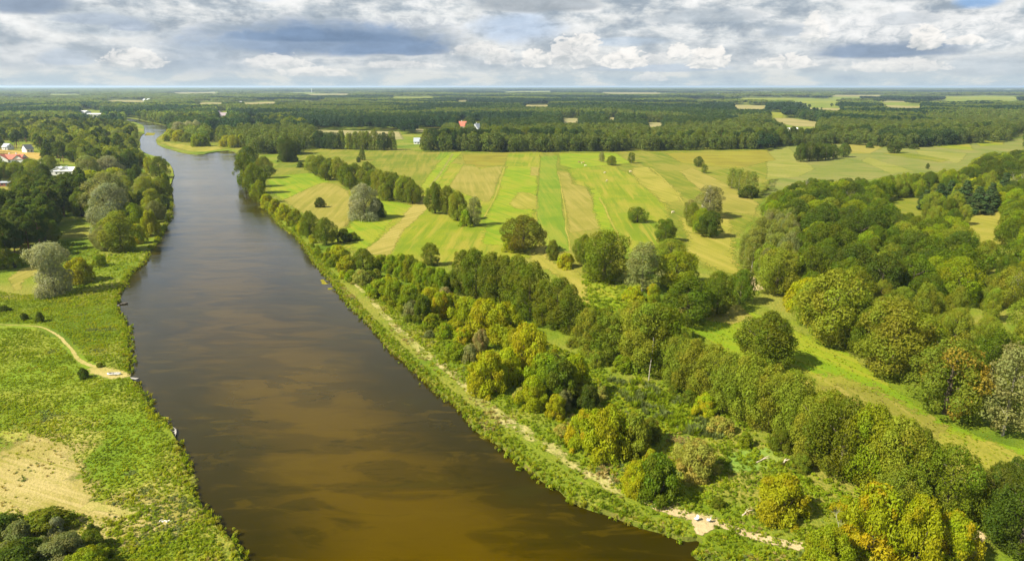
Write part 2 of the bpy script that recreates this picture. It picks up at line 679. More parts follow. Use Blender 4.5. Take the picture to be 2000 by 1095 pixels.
def build_ground():
    verts = list(RIVER)
    n = len(verts)
    edges = [(i, (i + 1) % n) for i in range(n)]
    for rad, k in ((300, 24), (900, 32), (2500, 40), (7000, 48), (20000, 48), (62000, 64)):
        for i in range(k):
            a = 2 * PI * (i + 0.5) / k
            p = Vector((rad * math.cos(a), rad * math.sin(a)))
            if not inside(p.x, p.y, RIVER_T):
                verts.append(p)
    for i in range(-12, 13):
        for j in range(0, 16):
            p = Vector((i * 45 + 7 * math.sin(j * 3 + i), 30 + j * 45 + 9 * math.sin(i * 5 + j)))
            if not inside(p.x, p.y, RIVER_T) and min((p - q).length for q in RIVER[::4]) > 6:
                verts.append(p)
    vo, eo, fo, *_ = delaunay_2d_cdt(verts, edges, [], 0, 1e-4)
    F = []
    for f in fo:
        c = sum((vo[i] for i in f), Vector((0, 0))) / len(f)
        if not inside(c.x, c.y, RIVER_T):
            F.append(f)
    V = [(v.x, v.y, 0) for v in vo]
    return V, F


GREEN = (0.105, 0.20, 0.010)
YGREEN = (0.165, 0.215, 0.013)
DGREEN = (0.062, 0.125, 0.008)
TAN = (0.27, 0.21, 0.055)
STRAW = (0.33, 0.26, 0.09)
SAND = (0.38, 0.295, 0.155)

gV, gF = build_ground()
M_GROUND = turf('meadow_turf', ((0.065, 0.11, 0.007), (0.115, 0.16, 0.009), (0.155, 0.185, 0.012), (0.22, 0.20, 0.035)), big=40, mid=5, fine=0.7, amt=1.25, bump=0.8)
obj('ground', mesh_py('ground', gV, gF, M_GROUND), kind='structure')

# bank slope
bV, bF = [], []
for i, p in enumerate(RIVER):
    q = RIVER[(i + 1) % len(RIVER)]
    o_ = RIVER[(i - 1) % len(RIVER)]
    t = (q - o_)
    nn = Vector((t.y, -t.x))
    nn = nn.normalized() if nn.length > 1e-6 else nn
    a = p + nn * 0.9
    if not inside(a.x, a.y, RIVER_T):
        a = p - nn * 0.9 if inside(p.x - nn.x * 0.9, p.y - nn.y * 0.9, RIVER_T) else p
    bV += [(p.x, p.y, 0), (a.x, a.y, -1.25)]
nR = len(RIVER)
bF = [(2 * i, 2 * i + 1, 2 * ((i + 1) % nR) + 1, 2 * ((i + 1) % nR)) for i in range(nR)]
M_BANK = turf('bank_soil', ((0.05, 0.06, 0.01), (0.08, 0.10, 0.012), (0.11, 0.13, 0.015), (0.13, 0.10, 0.03)), big=10, mid=2, fine=0.4)
obj('river_bank', mesh_py('river_bank', bV, bF, M_BANK), kind='structure')


def water_mat():
    m, b = new_mat('river_water')
    g = b.n('ShaderNodeNewGeometry')
    pos = g.outputs['Position']
    mp = b.n('ShaderNodeMapping')
    mp.inputs['Scale'].default_value = (0.040, 0.105, 1)
    mp.inputs['Rotation'].default_value = (0, 0, 0.25)
    b.link(pos, mp.inputs[0])
    # submerged sand dunes: stepped tongues
    ns = b.noise(mp.outputs[0], 1.0, 5, 0.55, 0.9)
    mp2 = b.n('ShaderNodeMapping')
    mp2.inputs['Scale'].default_value = (0.012, 0.018, 1)
    b.link(pos, mp2.inputs[0])
    nbg = b.noise(mp2.outputs[0], 1.0, 3, 0.5, 0.5)
    at = b.n('ShaderNodeAttribute', attribute_name='shoal')
    sh = b.smooth(b.m('ADD', at.outputs['Fac'], b.m('MULTIPLY', b.m('SUBTRACT', nbg, 0.5), 0.7)), 0.15, 0.85)
    sand = b.m('MULTIPLY', b.smooth(ns, 0.46, 0.54), sh)
    weed = b.m('MULTIPLY', b.smooth(ns, 0.44, 0.30), b.smooth(nbg, 0.38, 0.62, 0.2, 1.0))
    col = b.mix(sh, (0.019, 0.0150, 0.0004), (0.040, 0.0265, 0.0005))
    mq = b.n('ShaderNodeMapping')
    mq.inputs['Scale'].default_value = (0.09, 0.27, 1)
    mq.inputs['Rotation'].default_value = (0, 0, 0.15)
    b.link(pos, mq.inputs[0])
    nq = b.noise(mq.outputs[0], 1.0, 4, 0.6, 0.7)
    col = b.mix(b.smooth(nq, 0.52, 0.66, 0.0, 0.5), col, (0.053, 0.036, 0.0006))
    col = b.mix(b.smooth(nq, 0.46, 0.32, 0.0, 0.5), col, (0.016, 0.0135, 0.0005))
    col = b.mix(b.m('MULTIPLY', sand, 0.55), col, (0.070, 0.0435, 0.0006))
    col = b.mix(b.m('MULTIPLY', weed, 0.45), col, (0.026, 0.023, 0.0015))
    # ripples: fine chop + long wind lanes that change the roughness
    mr = b.n('ShaderNodeMapping')
    mr.inputs['Scale'].default_value = (0.5, 1.5, 1)
    b.link(pos, mr.inputs[0])
    rip = b.noise(mr.outputs[0], 1.0, 4, 0.6, 0.4)
    lane = b.n('ShaderNodeMapping')
    lane.inputs['Scale'].default_value = (0.008, 0.035, 1)
    b.link(pos, lane.inputs[0])
    nl = b.noise(lane.outputs[0], 1.0, 4, 0.6, 0.8)
    bp = b.n('ShaderNodeBump')
    b.put(bp.inputs['Strength'], b.smooth(nl, 0.35, 0.65, 0.05, 0.15))
    bp.inputs['Distance'].default_value = 0.3
    mw = b.n('ShaderNodeMapping')
    mw.inputs['Scale'].default_value = (0.14, 0.42, 1)
    b.link(pos, mw.inputs[0])
    wav = b.noise(mw.outputs[0], 1.0, 4, 0.65, 0.5)
    b.link(b.m('ADD', rip, b.m('MULTIPLY', wav, 2.6)), bp.inputs['Height'])
    d = b.n('ShaderNodeBsdfDiffuse')
    b.link(col, d.inputs[0])
    gl = b.n('ShaderNodeBsdfGlossy')
    b.put(gl.inputs['Roughness'], b.smooth(nl, 0.35, 0.65, 0.06, 0.20))
    b.put(gl.inputs['Color'], (1, 1, 1))
    b.link(bp.outputs[0], gl.inputs['Normal'])
    fr = b.n('ShaderNodeFresnel')
    fr.inputs['IOR'].default_value = 1.33
    mx = b.n('ShaderNodeMixShader')
    b.link(b.m('MULTIPLY', b.m('SUBTRACT', fr.outputs[0], 0.035), 1.15, clamp=True), mx.inputs[0])
    b.link(d.outputs[0], mx.inputs[1])
    b.link(gl.outputs[0], mx.inputs[2])
    finish(b, mx.outputs[0])
    return m


M_WATER = water_mat()
xs = [p.x for p in RIVER]
ys = [p.y for p in RIVER]
wx0, wx1, wy0, wy1 = min(xs) - 20, max(xs) + 20, min(ys) - 5, max(ys) + 20
gx = np.linspace(wx0, wx1, 130)
gy = np.r_[np.arange(wy0, 700, 7.0), np.linspace(700, wy1, 70)]
GX, GY = np.meshgrid(gx, gy)
Q = np.c_[GX.ravel(), GY.ravel()]
A = np.array([(p.x, p.y) for p in bank_l[::3]])
B = np.array([(p.x, p.y) for p in bank_r[::3]])
dl = np.sqrt(((Q[:, None, :] - A[None]) ** 2).sum(2)).min(1)
dr = np.sqrt(((Q[:, None, :] - B[None]) ** 2).sum(2)).min(1)
shoal = np.clip(np.minimum(dl, dr * 0.9) / (0.5 * (dl + dr)), 0, 1)       # 0 at the banks (deep), 1 in mid-stream (sand bank)
shoal[~inside_np(Q, RIVER_T)] = 0
nx, ny = len(gx), len(gy)
V = np.c_[Q, np.full(len(Q), WATER_Z)]
F = [(j * nx + i, j * nx + i + 1, (j + 1) * nx + i + 1, (j + 1) * nx + i) for j in range(ny - 1) for i in range(nx - 1)]
obj('river_water', mesh_np('river_water', V, F, M_WATER, {'shoal': ('FLOAT', shoal)}), kind='structure')

# ------------------------------------------------------------------ sheets on the ground


def sheet(name, pts, mat, z, soft=1.0, step=None, jit=None, seed=1, kind='structure', world=False):
    """a field or bare patch: outline in photo pixels, ragged soft rim of +-soft metres."""
    P = pts if world else gpoly(pts)
    P = [Vector(p) for p in P]
    dist = sum((p.length for p in P)) / len(P)
    step = step or max(1.0, dist * 0.008)
    P = resample(P, step, True, jit if jit is not None else soft * 0.35, random.Random(seed))
    n = len(P)
    area = sum(P[i].x * P[(i + 1) % n].y - P[(i + 1) % n].x * P[i].y for i in range(n))
    sg = 1 if area > 0 else -1
    inn, outr = [], []
    for i in range(n):
        t = P[(i + 1) % n] - P[i - 1]
        nn = Vector((t.y, -t.x)) * sg
        nn = nn.normalized() if nn.length > 1e-6 else nn
        inn.append(P[i] - nn * soft)
        outr.append(P[i] + nn * soft)
    O = np.array([(p.x, p.y) for p in outr])
    cand = [p for p in inn if np.min(np.hypot(O[:, 0] - p.x, O[:, 1] - p.y)) > 1.5 * soft and inside(p.x, p.y, outr)]
    loop = list(range(n)) if sg > 0 else list(reversed(range(n)))
    vo, _e, fo, orig, *_ = delaunay_2d_cdt(outr + cand, [], [loop], 1, 1e-5)
    V = [(p.x, p.y, z) for p in vo]
    e = np.array([1.0 if (len(o_) and min(o_) >= n) else 0.0 for o_ in orig])
    F = []
    for t in fo:
        for k in range(1, len(t) - 1):
            F.append((t[0], t[k], t[k + 1]))
    me = mesh_np(name, V, F, mat, {'edge': ('FLOAT', e)})
    return obj(name, me, kind=kind)


def ribbon(name, pts, widths, mat, z, seed=1):
    """a path along photo pixels; widths in metres."""
    P = smooth_line([Vector(ground(*p)) for p in pts], 2)
    P = resample(P, lambda p: max(0.9, p.length * 0.006), False, 0.25, random.Random(seed))
    n = len(P)
    V, F, e = [], [], []
    for i in range(n):
        t = P[min(i + 1, n - 1)] - P[max(i - 1, 0)]
        nn = Vector((-t.y, t.x)).normalized()
        f = i / (n - 1) * (len(widths) - 1)
        k = min(int(f), len(widths) - 2)
        wd = widths[k] + (widths[k + 1] - widths[k]) * (f - k)
        for s, ev in ((-1, 0), (-0.45, 0.9), (0.45, 0.9), (1, 0)):
            q = P[i] + nn * wd * 0.5 * s * (1.3 if abs(s) == 1 else 1)
            V.append((q.x, q.y, z))
            e.append(ev if 0 < i < n - 1 else 0)
    for i in range(n - 1):
        for k in range(3):
            F.append((i * 4 + k, i * 4 + k + 1, i * 4 + k + 5, i * 4 + k + 4))
    me = mesh_np(name, V, F, mat, {'edge': ('FLOAT', e)})
    return obj(name, me, kind='structure')


def T(name, dk, mn, lt, dry, **kw):
    kw.setdefault('edge', True)
    return turf(name, (dk, mn, lt, dry), **kw)


A_MAIN = 0.06           # strip direction of the big meadow
mt_green = T('mown_green', (0.085, 0.145, 0.008), (0.112, 0.170, 0.010), (0.14, 0.182, 0.012), (0.18, 0.19, 0.02), streak=(A_MAIN, 2.4), mid=14)
mt_ygreen = T('yellow_green_grass', (0.10, 0.145, 0.007), (0.142, 0.178, 0.008), (0.18, 0.195, 0.010), (0.23, 0.20, 0.026), streak=(-0.05, 4.0), mid=13, big=50, amt=1.15)
mt_bright = T('bright_green_grass', (0.10, 0.165, 0.006), (0.135, 0.198, 0.007), (0.175, 0.215, 0.008), (0.215, 0.21, 0.018), streak=(0.5, 4.0), mid=11, big=45, amt=1.1)
mt_olive = T('olive_grass', (0.085, 0.115, 0.008), (0.122, 0.142, 0.010), (0.155, 0.16, 0.014), (0.20, 0.175, 0.028), streak=(0.1, 5.0), mid=16, big=55, amt=1.2)
mt_dull = T('dull_green_grass', (0.09, 0.12, 0.018), (0.12, 0.145, 0.025), (0.15, 0.16, 0.032), (0.19, 0.17, 0.05), streak=(0.9, 5.0), mid=20)
mt_tan = T('tan_hay', (0.14, 0.14, 0.018), (0.182, 0.167, 0.026), (0.212, 0.185, 0.034), (0.24, 0.20, 0.045), streak=(0.1, 3.0), mid=12)
mt_straw = T('straw_stubble', (0.17, 0.155, 0.025), (0.22, 0.19, 0.038), (0.255, 0.212, 0.048), (0.285, 0.235, 0.063), streak=(-0.62, 2.2), mid=14)
mt_yellow = T('dry_yellow_grass', (0.145, 0.15, 0.015), (0.19, 0.185, 0.022), (0.225, 0.203, 0.03), (0.26, 0.222, 0.042), streak=(0.25, 4.0), mid=14)
mt_brown = T('reddish_sedge', (0.12, 0.115, 0.012), (0.17, 0.145, 0.015), (0.195, 0.165, 0.017), (0.20, 0.19, 0.02), streak=(1.5, 12.0), mid=25)
mt_strip = T('dry_strip_grass', (0.14, 0.18, 0.02), (0.25, 0.235, 0.06), (0.32, 0.27, 0.10), (0.40, 0.33, 0.16), mid=3, big=14, fine=0.7, edge_noise=4.5, sparse=0.34)
mt_dry = T('dry_bank_grass', (0.16, 0.19, 0.025), (0.30, 0.245, 0.085), (0.36, 0.29, 0.12), (0.42, 0.34, 0.17), mid=3, big=14, fine=0.7, edge_noise=5)
mt_sand = T('bare_sand', (0.30, 0.23, 0.11), SAND, (0.43, 0.335, 0.18), (0.46, 0.36, 0.20), mid=2, big=8, fine=0.4, edge_noise=1.6, amt=0.5)
mt_path = T('trodden_path', (0.20, 0.20, 0.04), (0.27, 0.235, 0.065), (0.33, 0.265, 0.09), (0.38, 0.30, 0.13), mid=2.5, big=9, fine=0.5, edge_noise=1.4, amt=0.7)
mt_field = T('far_field', (0.16, 0.15, 0.045), (0.20, 0.18, 0.06), (0.235, 0.20, 0.075), (0.26, 0.22, 0.09), big=120, mid=40, fine=6)
mt_grey = T('grey_pasture', (0.13, 0.14, 0.05), (0.20, 0.185, 0.07), (0.24, 0.21, 0.09), (0.28, 0.23, 0.11), big=60, mid=20, fine=3)

mt_pale = T('pale_green_pasture', (0.11, 0.135, 0.015), (0.155, 0.165, 0.026), (0.19, 0.185, 0.036), (0.22, 0.20, 0.05), big=45, mid=14, fine=2, streak=(0.9, 5.0), edge_noise=6)
# the big meadow and its strips
MEADOW = [(520, 400), (530, 330), (600, 290), (780, 290), (830, 297), (1100, 297), (1500, 292), (1560, 300), (1500, 360), (1480, 420), (1430, 470), (1440, 540),
          (1330, 500), (1230, 520), (1150, 560), (1060, 500), (900, 520), (740, 505), (640, 470)]
sheet('meadow', MEADOW, mt_olive, 0.02, 6.6, seed=2)
sheet('meadow', [(640, 470), (700, 430), (760, 420), (810, 390), (830, 360), (880, 320), (1000, 330), (1050, 400), (1060, 500), (900, 520), (740, 505)], mt_ygreen, 0.03, 6.6, seed=12)
sheet('meadow', [(530, 345), (604, 338), (642, 352), (626, 360), (553, 388), (532, 372)], mt_bright, 0.04, 4.4, seed=3)
sheet('hay_field', [(553, 391), (600, 369), (631, 357), (653, 360), (678, 372), (689, 397), (693, 421), (675, 442), (650, 449), (623, 435), (590, 415), (566, 400)], mt_tan, 0.05, 2.6, seed=4)
sheet('meadow', [(690, 425), (748, 388), (800, 398), (815, 402), (765, 445), (712, 492), (660, 470), (652, 452), (676, 444)], mt_bright, 0.05, 3.3, seed=5)
sheet('stubble_field', [(812, 392), (834, 388), (833, 408), (800, 442), (753, 500), (712, 493), (765, 445)], mt_straw, 0.07, 2.0, seed=6)
sheet('hay_field', [(908, 322), (923, 324), (938, 331), (950, 327), (983, 325), (976, 353), (963, 377), (952, 394), (922, 384), (894, 372), (877, 364)], mt_tan, 0.05, 2.0, seed=7)
sheet('meadow', [(876, 296), (905, 296), (866, 340), (840, 372), (815, 372), (845, 330)], mt_bright, 0.045, 2.6, seed=8)
sheet('sedge_patch', [(905, 302), (996, 298), (990, 322), (950, 326), (936, 330), (922, 322), (908, 320)], mt_brown, 0.043, 2, seed=9)
sheet('meadow', [(860, 298), (885, 296), (864, 312), (846, 312)], mt_green, 0.05, 2.2, seed=10)
sheet('meadow', [(1000, 300), (1056, 300), (1054, 345), (1047, 382), (1044, 420), (1060, 452), (1010, 480), (930, 480), (950, 420), (968, 380), (984, 330)], mt_bright, 0.05, 3.3, seed=13)
sheet('meadow', [(990, 300), (1058, 298), (1058, 325), (985, 325)], mt_ygreen, 0.06, 3.3, seed=14)
sheet('tilled_strip', [(1057, 306), (1088, 304), (1090, 342), (1097, 383), (1112, 490), (1070, 492), (1052, 450), (1050, 383), (1054, 342)], mt_green, 0.07, 1.3, seed=15)
sheet('hay_field', [(1036, 326), (1054, 326), (1053, 343), (1035, 343)], mt_tan, 0.075, 1.3, seed=16)
sheet('hay_field', [(1016, 375), (1034, 378), (1048, 390), (1047, 408), (1012, 408), (998, 396)], mt_yellow, 0.075, 3.3, seed=17)
sheet('hay_field', [(1090, 336), (1110, 338), (1120, 360), (1150, 365), (1157, 385), (1178, 445), (1114, 455), (1101, 402)], mt_tan, 0.06, 2.2, seed=18)
sheet('meadow', [(1110, 330), (1200, 322), (1248, 345), (1296, 397), (1330, 480), (1220, 505), (1180, 445), (1157, 385), (1150, 365), (1120, 360)], mt_ygreen, 0.05, 5.5, seed=19)
sheet('meadow', [(1150, 366), (1166, 372), (1190, 430), (1215, 500), (1190, 480), (1176, 440), (1158, 388)], mt_bright, 0.075, 3.3, seed=22)
sheet('hay_field', [(1238, 328), (1268, 325), (1296, 348), (1325, 375), (1332, 392), (1290, 400), (1268, 372), (1250, 356)], mt_yellow, 0.065, 4.4, seed=20)
sheet('hay_field', [(1326, 336), (1351, 328), (1422, 362), (1479, 397), (1477, 420), (1411, 413), (1367, 369)], mt_tan, 0.065, 2.2, seed=21)
sheet('meadow', [(1090, 300), (1200, 299), (1235, 318), (1120, 330), (1092, 322)], mt_bright, 0.055, 2.6, seed=23)
sheet('sedge_patch', [(1300, 300), (1500, 293), (1512, 312), (1440, 328), (1365, 322), (1330, 318)], mt_brown, 0.055, 3, seed=24)
sheet('meadow', [(1330, 420), (1412, 412), (1430, 440), (1440, 500), (1437, 535), (1400, 520), (1340, 495)], mt_yellow, 0.055, 4.4, seed=25)
for k, (q, wd) in enumerate((([(1092, 340), (1100, 395), (1106, 450), (1114, 492)], [1.6, 1.4, 1.2, 1.0]), ([(1170, 385), (1185, 415), (1203, 452), (1222, 495)], [1.8, 1.6, 1.4, 1.2]),
                             ([(884, 300), (862, 338), (838, 366)], [3.5, 3, 2.2]), ([(986, 326), (976, 358), (962, 396), (945, 425)], [2.2, 2, 1.6, 1.2]), ([(1268, 326), (1300, 352), (1334, 394), (1352, 430)], [2, 2, 1.6, 1.4]),
                             ([(700, 322), (760, 330), (850, 334), (905, 320)], [3, 3, 3, 2]), ([(1110, 305), (1160, 312), (1215, 326), (1300, 322)], [3, 3, 3, 3]))):
    ribbon('farm_track', q, wd, mt_yellow if k != 2 else mt_pale, 0.09 + 0.004 * k, 20 + k)
# right meadow towards the forest
sheet('meadow', [(1500, 293), (1545, 285), (1650, 280), (1950, 275), (2010, 270), (2010, 300), (1900, 330), (1760, 340), (1600, 368), (1500, 395), (1478, 380), (1515, 330)], mt_dull, 0.02, 6.6, seed=26)
for k, (q, mm) in enumerate((([(1500, 296), (1540, 288), (1590, 330), (1560, 345), (1500, 350)], mt_pale), ([(1660, 282), (1735, 280), (1700, 300), (1660, 300)], mt_tan),
                             ([(1800, 283), (1890, 276), (1905, 294), (1850, 290)], mt_ygreen), ([(1690, 305), (1790, 335), (1740, 340), (1680, 315)], mt_pale),
                             ([(1790, 294), (1890, 300), (1870, 318), (1800, 305)], mt_pale), ([(1840, 318), (1720, 300), (1760, 296), (1860, 312)], mt_olive),
                             ([(1950, 238), (2010, 238), (2010, 262), (1982, 268)], mt_dull), ([(1975, 240), (2010, 242), (2010, 258), (1992, 254)], mt_tan),
                             ([(1900, 276), (1965, 274), (1960, 283), (1915, 286)], mt_ygreen))):
    sheet('meadow', q, mm, 0.04 + k * 0.006, 2.5, seed=30 + k)
# valley meadow and small clearings on the right
sheet('valley_meadow', [(1345, 640), (1385, 612), (1435, 600), (1500, 620), (1570, 655), (1660, 690), (1700, 720), (1800, 800), (1930, 860), (2010, 880), (2010, 990), (1900, 990), (1800, 880), (1600, 790), (1500, 740), (1420, 690)], mt_bright, 0.03, 1.5, seed=40)
sheet('dry_grass_patch', [(1540, 735), (1620, 735), (1720, 770), (1800, 810), (1880, 850), (2010, 890), (2010, 960), (1900, 960), (1780, 870), (1640, 800), (1560, 770)], mt_yellow, 0.05, 6, seed=41)
sheet('dry_grass_patch', [(1615, 755), (1720, 775), (1830, 835), (1780, 850), (1660, 790)], mt_tan, 0.06, 5, seed=42)
sheet('dry_grass_patch', [(1300, 605), (1440, 598), (1470, 625), (1430, 632), (1345, 618)], mt_tan, 0.05, 2, seed=43)
sheet('clearing', [(1725, 398), (1790, 380), (1800, 420), (1790, 445), (1740, 420)], mt_olive, 0.03, 2, seed=44)
sheet('clearing', [(1885, 412), (1960, 408), (1965, 480), (1880, 470)], mt_yellow, 0.03, 2, seed=45)
sheet('sand_patch', [(1462, 535), (1476, 545), (1490, 565), (1475, 568), (1464, 552)], mt_sand, 0.05, 0.8, seed=46)
# curved track
ribbon('track', [(1058, 478), (1050, 500), (1062, 515), (1100, 528), (1122, 545), (1132, 575), (1142, 600)], [6, 9, 12, 13, 7, 4], mt_yellow, 0.08, 3)
sheet('meadow', [(1125, 520), (1200, 560), (1240, 600), (1210, 620), (1150, 600), (1135, 560)], mt_bright, 0.04, 4.4, seed=47)
# right bank dry strip and sand
ribbon('dry_bank_strip', [(665, 520), (705, 565), (760, 620), (830, 690), (900, 745), (960, 800), (1040, 850), (1120, 905), (1200, 950), (1290, 985), (1350, 1005), (1420, 1025)],
       [2, 3, 3.5, 4.5, 5.5, 5.5, 6, 6.5, 6, 6, 5], mt_strip, 0.05, 5)
ribbon('sandy_path', [(1268, 988), (1310, 1000), (1350, 1012), (1400, 1022), (1450, 1040), (1520, 1060), (1580, 1068), (1640, 1078)], [2, 3, 3, 2.5, 2.5, 3, 2.5, 1], mt_sand, 0.08, 6)
sheet('sand_beach', [(1345, 1008), (1372, 1008), (1398, 1022), (1388, 1034), (1372, 1046), (1358, 1040), (1350, 1026)], mt_sand, 0.09, 0.7, seed=50)
ribbon('sandy_path', [(1905, 1035), (1915, 1050), (1900, 1075), (1880, 1092), (1850, 1100)], [2, 2.2, 2.2, 3, 2], mt_sand, 0.08, 8)
sheet('marsh_pool', [(1415, 900), (1440, 885), (1490, 880), (1525, 888), (1510, 905), (1470, 922), (1425, 918)], T('green_marsh', (0.09, 0.16, 0.022), (0.125, 0.205, 0.030), (0.16, 0.23, 0.030), (0.21, 0.235, 0.04), mid=2.5, big=8, fine=0.5), 0.06, 2.0, seed=160)
# left bank
mt_bankm = T('bank_meadow_turf', (0.09, 0.145, 0.009), (0.12, 0.18, 0.010), (0.145, 0.195, 0.012), (0.20, 0.20, 0.025), mid=5, big=25)
sheet('bank_meadow', [(-40, 640), (60, 632), (170, 700), (225, 725), (250, 755), (280, 800), (310, 830), (325, 900), (345, 960), (300, 1010), (200, 1000), (150, 900), (100, 800), (-40, 780)], mt_bankm, 0.02, 3, seed=51)
mt_left_dry = T('dry_trodden_grass', (0.17, 0.165, 0.022), (0.225, 0.188, 0.048), (0.28, 0.222, 0.075), (0.33, 0.265, 0.105), mid=4, big=16, fine=0.6, edge_noise=9, streak=(1.2, 1.2))
sheet('dry_grass_patch', [(-40, 838), (50, 845), (130, 870), (160, 920), (165, 960), (210, 985), (300, 1012), (240, 1012), (120, 1000), (-40, 998)], mt_left_dry, 0.05, 9, seed=52)
sheet('dry_grass_patch', [(-40, 800), (40, 792), (120, 800), (190, 830), (230, 880), (215, 930), (300, 960), (330, 1000), (250, 1015), (120, 1000), (-40, 990)], T('half_dry_grass', (0.13, 0.18, 0.010), (0.20, 0.215, 0.022), (0.26, 0.24, 0.045), (0.33, 0.28, 0.085), mid=4, big=13, fine=0.6, edge_noise=10, sparse=0.18), 0.04, 9, seed=152)
sheet('dry_grass_patch', [(30, 800), (100, 800), (160, 825), (110, 832), (40, 822)], mt_dry, 0.05, 4, seed=53)
sheet('dry_grass_patch', [(225, 985), (320, 975), (310, 1010), (240, 1012)], mt_dry, 0.055, 2.5, seed=54)
ribbon('footpath', [(-20, 633), (40, 636), (80, 638), (115, 655), (140, 678), (160, 705), (185, 716), (215, 720)], [0.5, 0.6, 0.9, 1.2, 1.1, 1.4, 1.8, 1.6], mt_path, 0.07, 9)
sheet('bare_landing', [(175, 716), (215, 720), (245, 728), (250, 735), (215, 738), (180, 726)], mt_path, 0.06, 1.2, seed=55)
ribbon('footpath', [(165, 985), (230, 1000), (290, 1012), (335, 1020)], [4, 2, 1.3, 1.1], mt_path, 0.08, 10)
sheet('bare_landing', [(15, 545), (45, 525), (90, 515), (85, 530), (50, 545), (45, 565), (20, 570)], mt_tan, 0.06, 1.5, seed=56)
# yards and fields among the far left trees
sheet('hay_field', [(-20, 289), (60, 297), (90, 299), (86, 312), (70, 312), (40, 304), (-20, 300)], T('ochre_field', (0.24, 0.17, 0.04), (0.33, 0.22, 0.05), (0.36, 0.25, 0.06), (0.34, 0.26, 0.08)), 0.05, 3.3, seed=57)
sheet('yard', [(-20, 364), (30, 358), (34, 364), (8, 382), (-20, 384)], mt_tan, 0.05, 1.2, seed=58)
ribbon('road', [(20, 385), (42, 360), (60, 346), (72, 332), (80, 316), (86, 308)], [4, 4.5, 5, 5, 5], T('gravel_road', (0.28, 0.26, 0.22), (0.36, 0.33, 0.28), (0.4, 0.37, 0.31), (0.42, 0.38, 0.32), big=10, mid=3), 0.07, 11)
sheet('clearing', [(84, 340), (112, 336), (110, 345), (80, 358)], mt_bright, 0.05, 1.5, seed=59)
# peninsula
sheet('meadow', [(305, 272), (330, 258), (400, 252), (470, 258), (500, 285), (466, 290), (430, 293), (400, 296), (370, 296), (340, 290), (312, 281)], mt_olive, 0.03, 4.4, seed=60)
sheet('meadow', [(306, 276), (322, 280), (372, 295), (402, 296), (430, 291), (420, 286), (360, 284)], mt_yellow, 0.05, 4.4, seed=61)
# fields far off
FAR_FIELDS = [[(1508, 230), (1545, 231), (1600, 239), (1598, 248), (1555, 247), (1530, 241), (1512, 238)], [(1092, 231), (1135, 231), (1132, 240), (1098, 240)],
              [(1255, 239), (1300, 240), (1298, 248), (1265, 248)], [(1180, 230), (1212, 229), (1205, 234), (1182, 235)], [(1233, 226), (1246, 227), (1240, 233)],
              [(608, 254), (780, 257), (790, 272), (760, 274), (700, 266), (620, 262)], [(545, 250), (558, 251), (556, 258), (544, 257)],
              [(1530, 210), (1645, 212), (1640, 217), (1560, 213)], [(1712, 205), (1800, 208), (1798, 212), (1740, 211)], [(208, 196), (288, 196), (288, 200), (210, 199)],
              [(380, 201), (436, 200), (436, 204), (384, 204)], [(470, 201), (540, 199), (540, 203), (480, 204)], [(890, 196.5), (915, 196.5), (912, 199), (892, 199)],
              [(1500, 219), (1530, 220), (1528, 231), (1502, 231)], [(1720, 197.5), (1770, 198), (1768, 200), (1725, 199.5)], [(810, 252), (870, 256), (868, 262), (815, 258)],
              [(424, 226), (446, 227), (444, 231), (428, 231)], [(488, 234), (504, 236), (500, 242), (490, 240)], [(1375, 268), (1392, 269), (1390, 276), (1376, 276)],
              [(90, 184), (160, 184), (158, 186.5), (96, 186.5)], [(600, 184), (680, 183), (680, 186), (610, 186.5)], [(760, 190), (850, 189), (850, 192), (770, 192.5)], [(1170, 181), (1290, 181), (1285, 183.5), (1180, 183.5)],
              [(1440, 191), (1560, 191), (1550, 194.5), (1450, 194.5)], [(1620, 186), (1720, 186), (1716, 189), (1630, 189)], [(1840, 189), (1990, 190), (1985, 194), (1850, 193)], [(1430, 205), (1500, 207), (1490, 214), (1440, 213)],
              [(980, 179), (1080, 178.5), (1075, 181), (990, 181)], [(330, 181), (420, 180.5), (420, 183), (335, 183)], [(1560, 198), (1640, 198), (1635, 202), (1570, 202)], [(1020, 205), (1075, 205), (1070, 209), (1025, 209)]]
for k, q in enumerate(FAR_FIELDS):
    sheet('far_field', q, mt_grey if k in (1, 2, 3, 5, 15) else (mt_ygreen if k == 13 or k > 18 and k % 2 else mt_field), 0.1 + 0.02 * k, 6, step=25, jit=2, seed=70 + k)
# ------------------------------------------------------------------ tree prototypes (unit height, unit width)


def unit(v):
    return v / np.maximum(np.linalg.norm(v, axis=1, keepdims=True), 1e-9)


def leaves_mesh(name, P, N, size, r, mat, clump, stretch=1.7, droop=0.0, aspect=1.0):
    """one diamond leaf spray per point; aspect = width/height of the finished tree (to keep sprays square)."""
    n = len(P)
    a = unit(r.normal(size=(n, 3)))
    if droop:
        a[:, 2] = (-abs(a[:, 2]) - droop) if droop > 0 else abs(a[:, 2]) - droop
        a = unit(a)
    u = unit(a - N * np.sum(a * N, 1, keepdims=True))
    v = np.cross(N, u)
    s = (size * r.uniform(0.6, 1.35, n))[:, None]
    u = u * s * stretch * 0.5
    v = v * s * 0.5
    c = N * s * 0.18
    V = np.stack([P - u, P - v * 1.0 + c + u * 0.15, P + u, P + v * 1.0 + c + u * 0.15], 1).reshape(-1, 3)
    V[:, 0] /= aspect
    V[:, 1] /= aspect
    F = np.arange(n * 4).reshape(-1, 4)
    return mesh_np(name, V, F, mat, {'clump': ('FLOAT', np.repeat(clump, 4))})


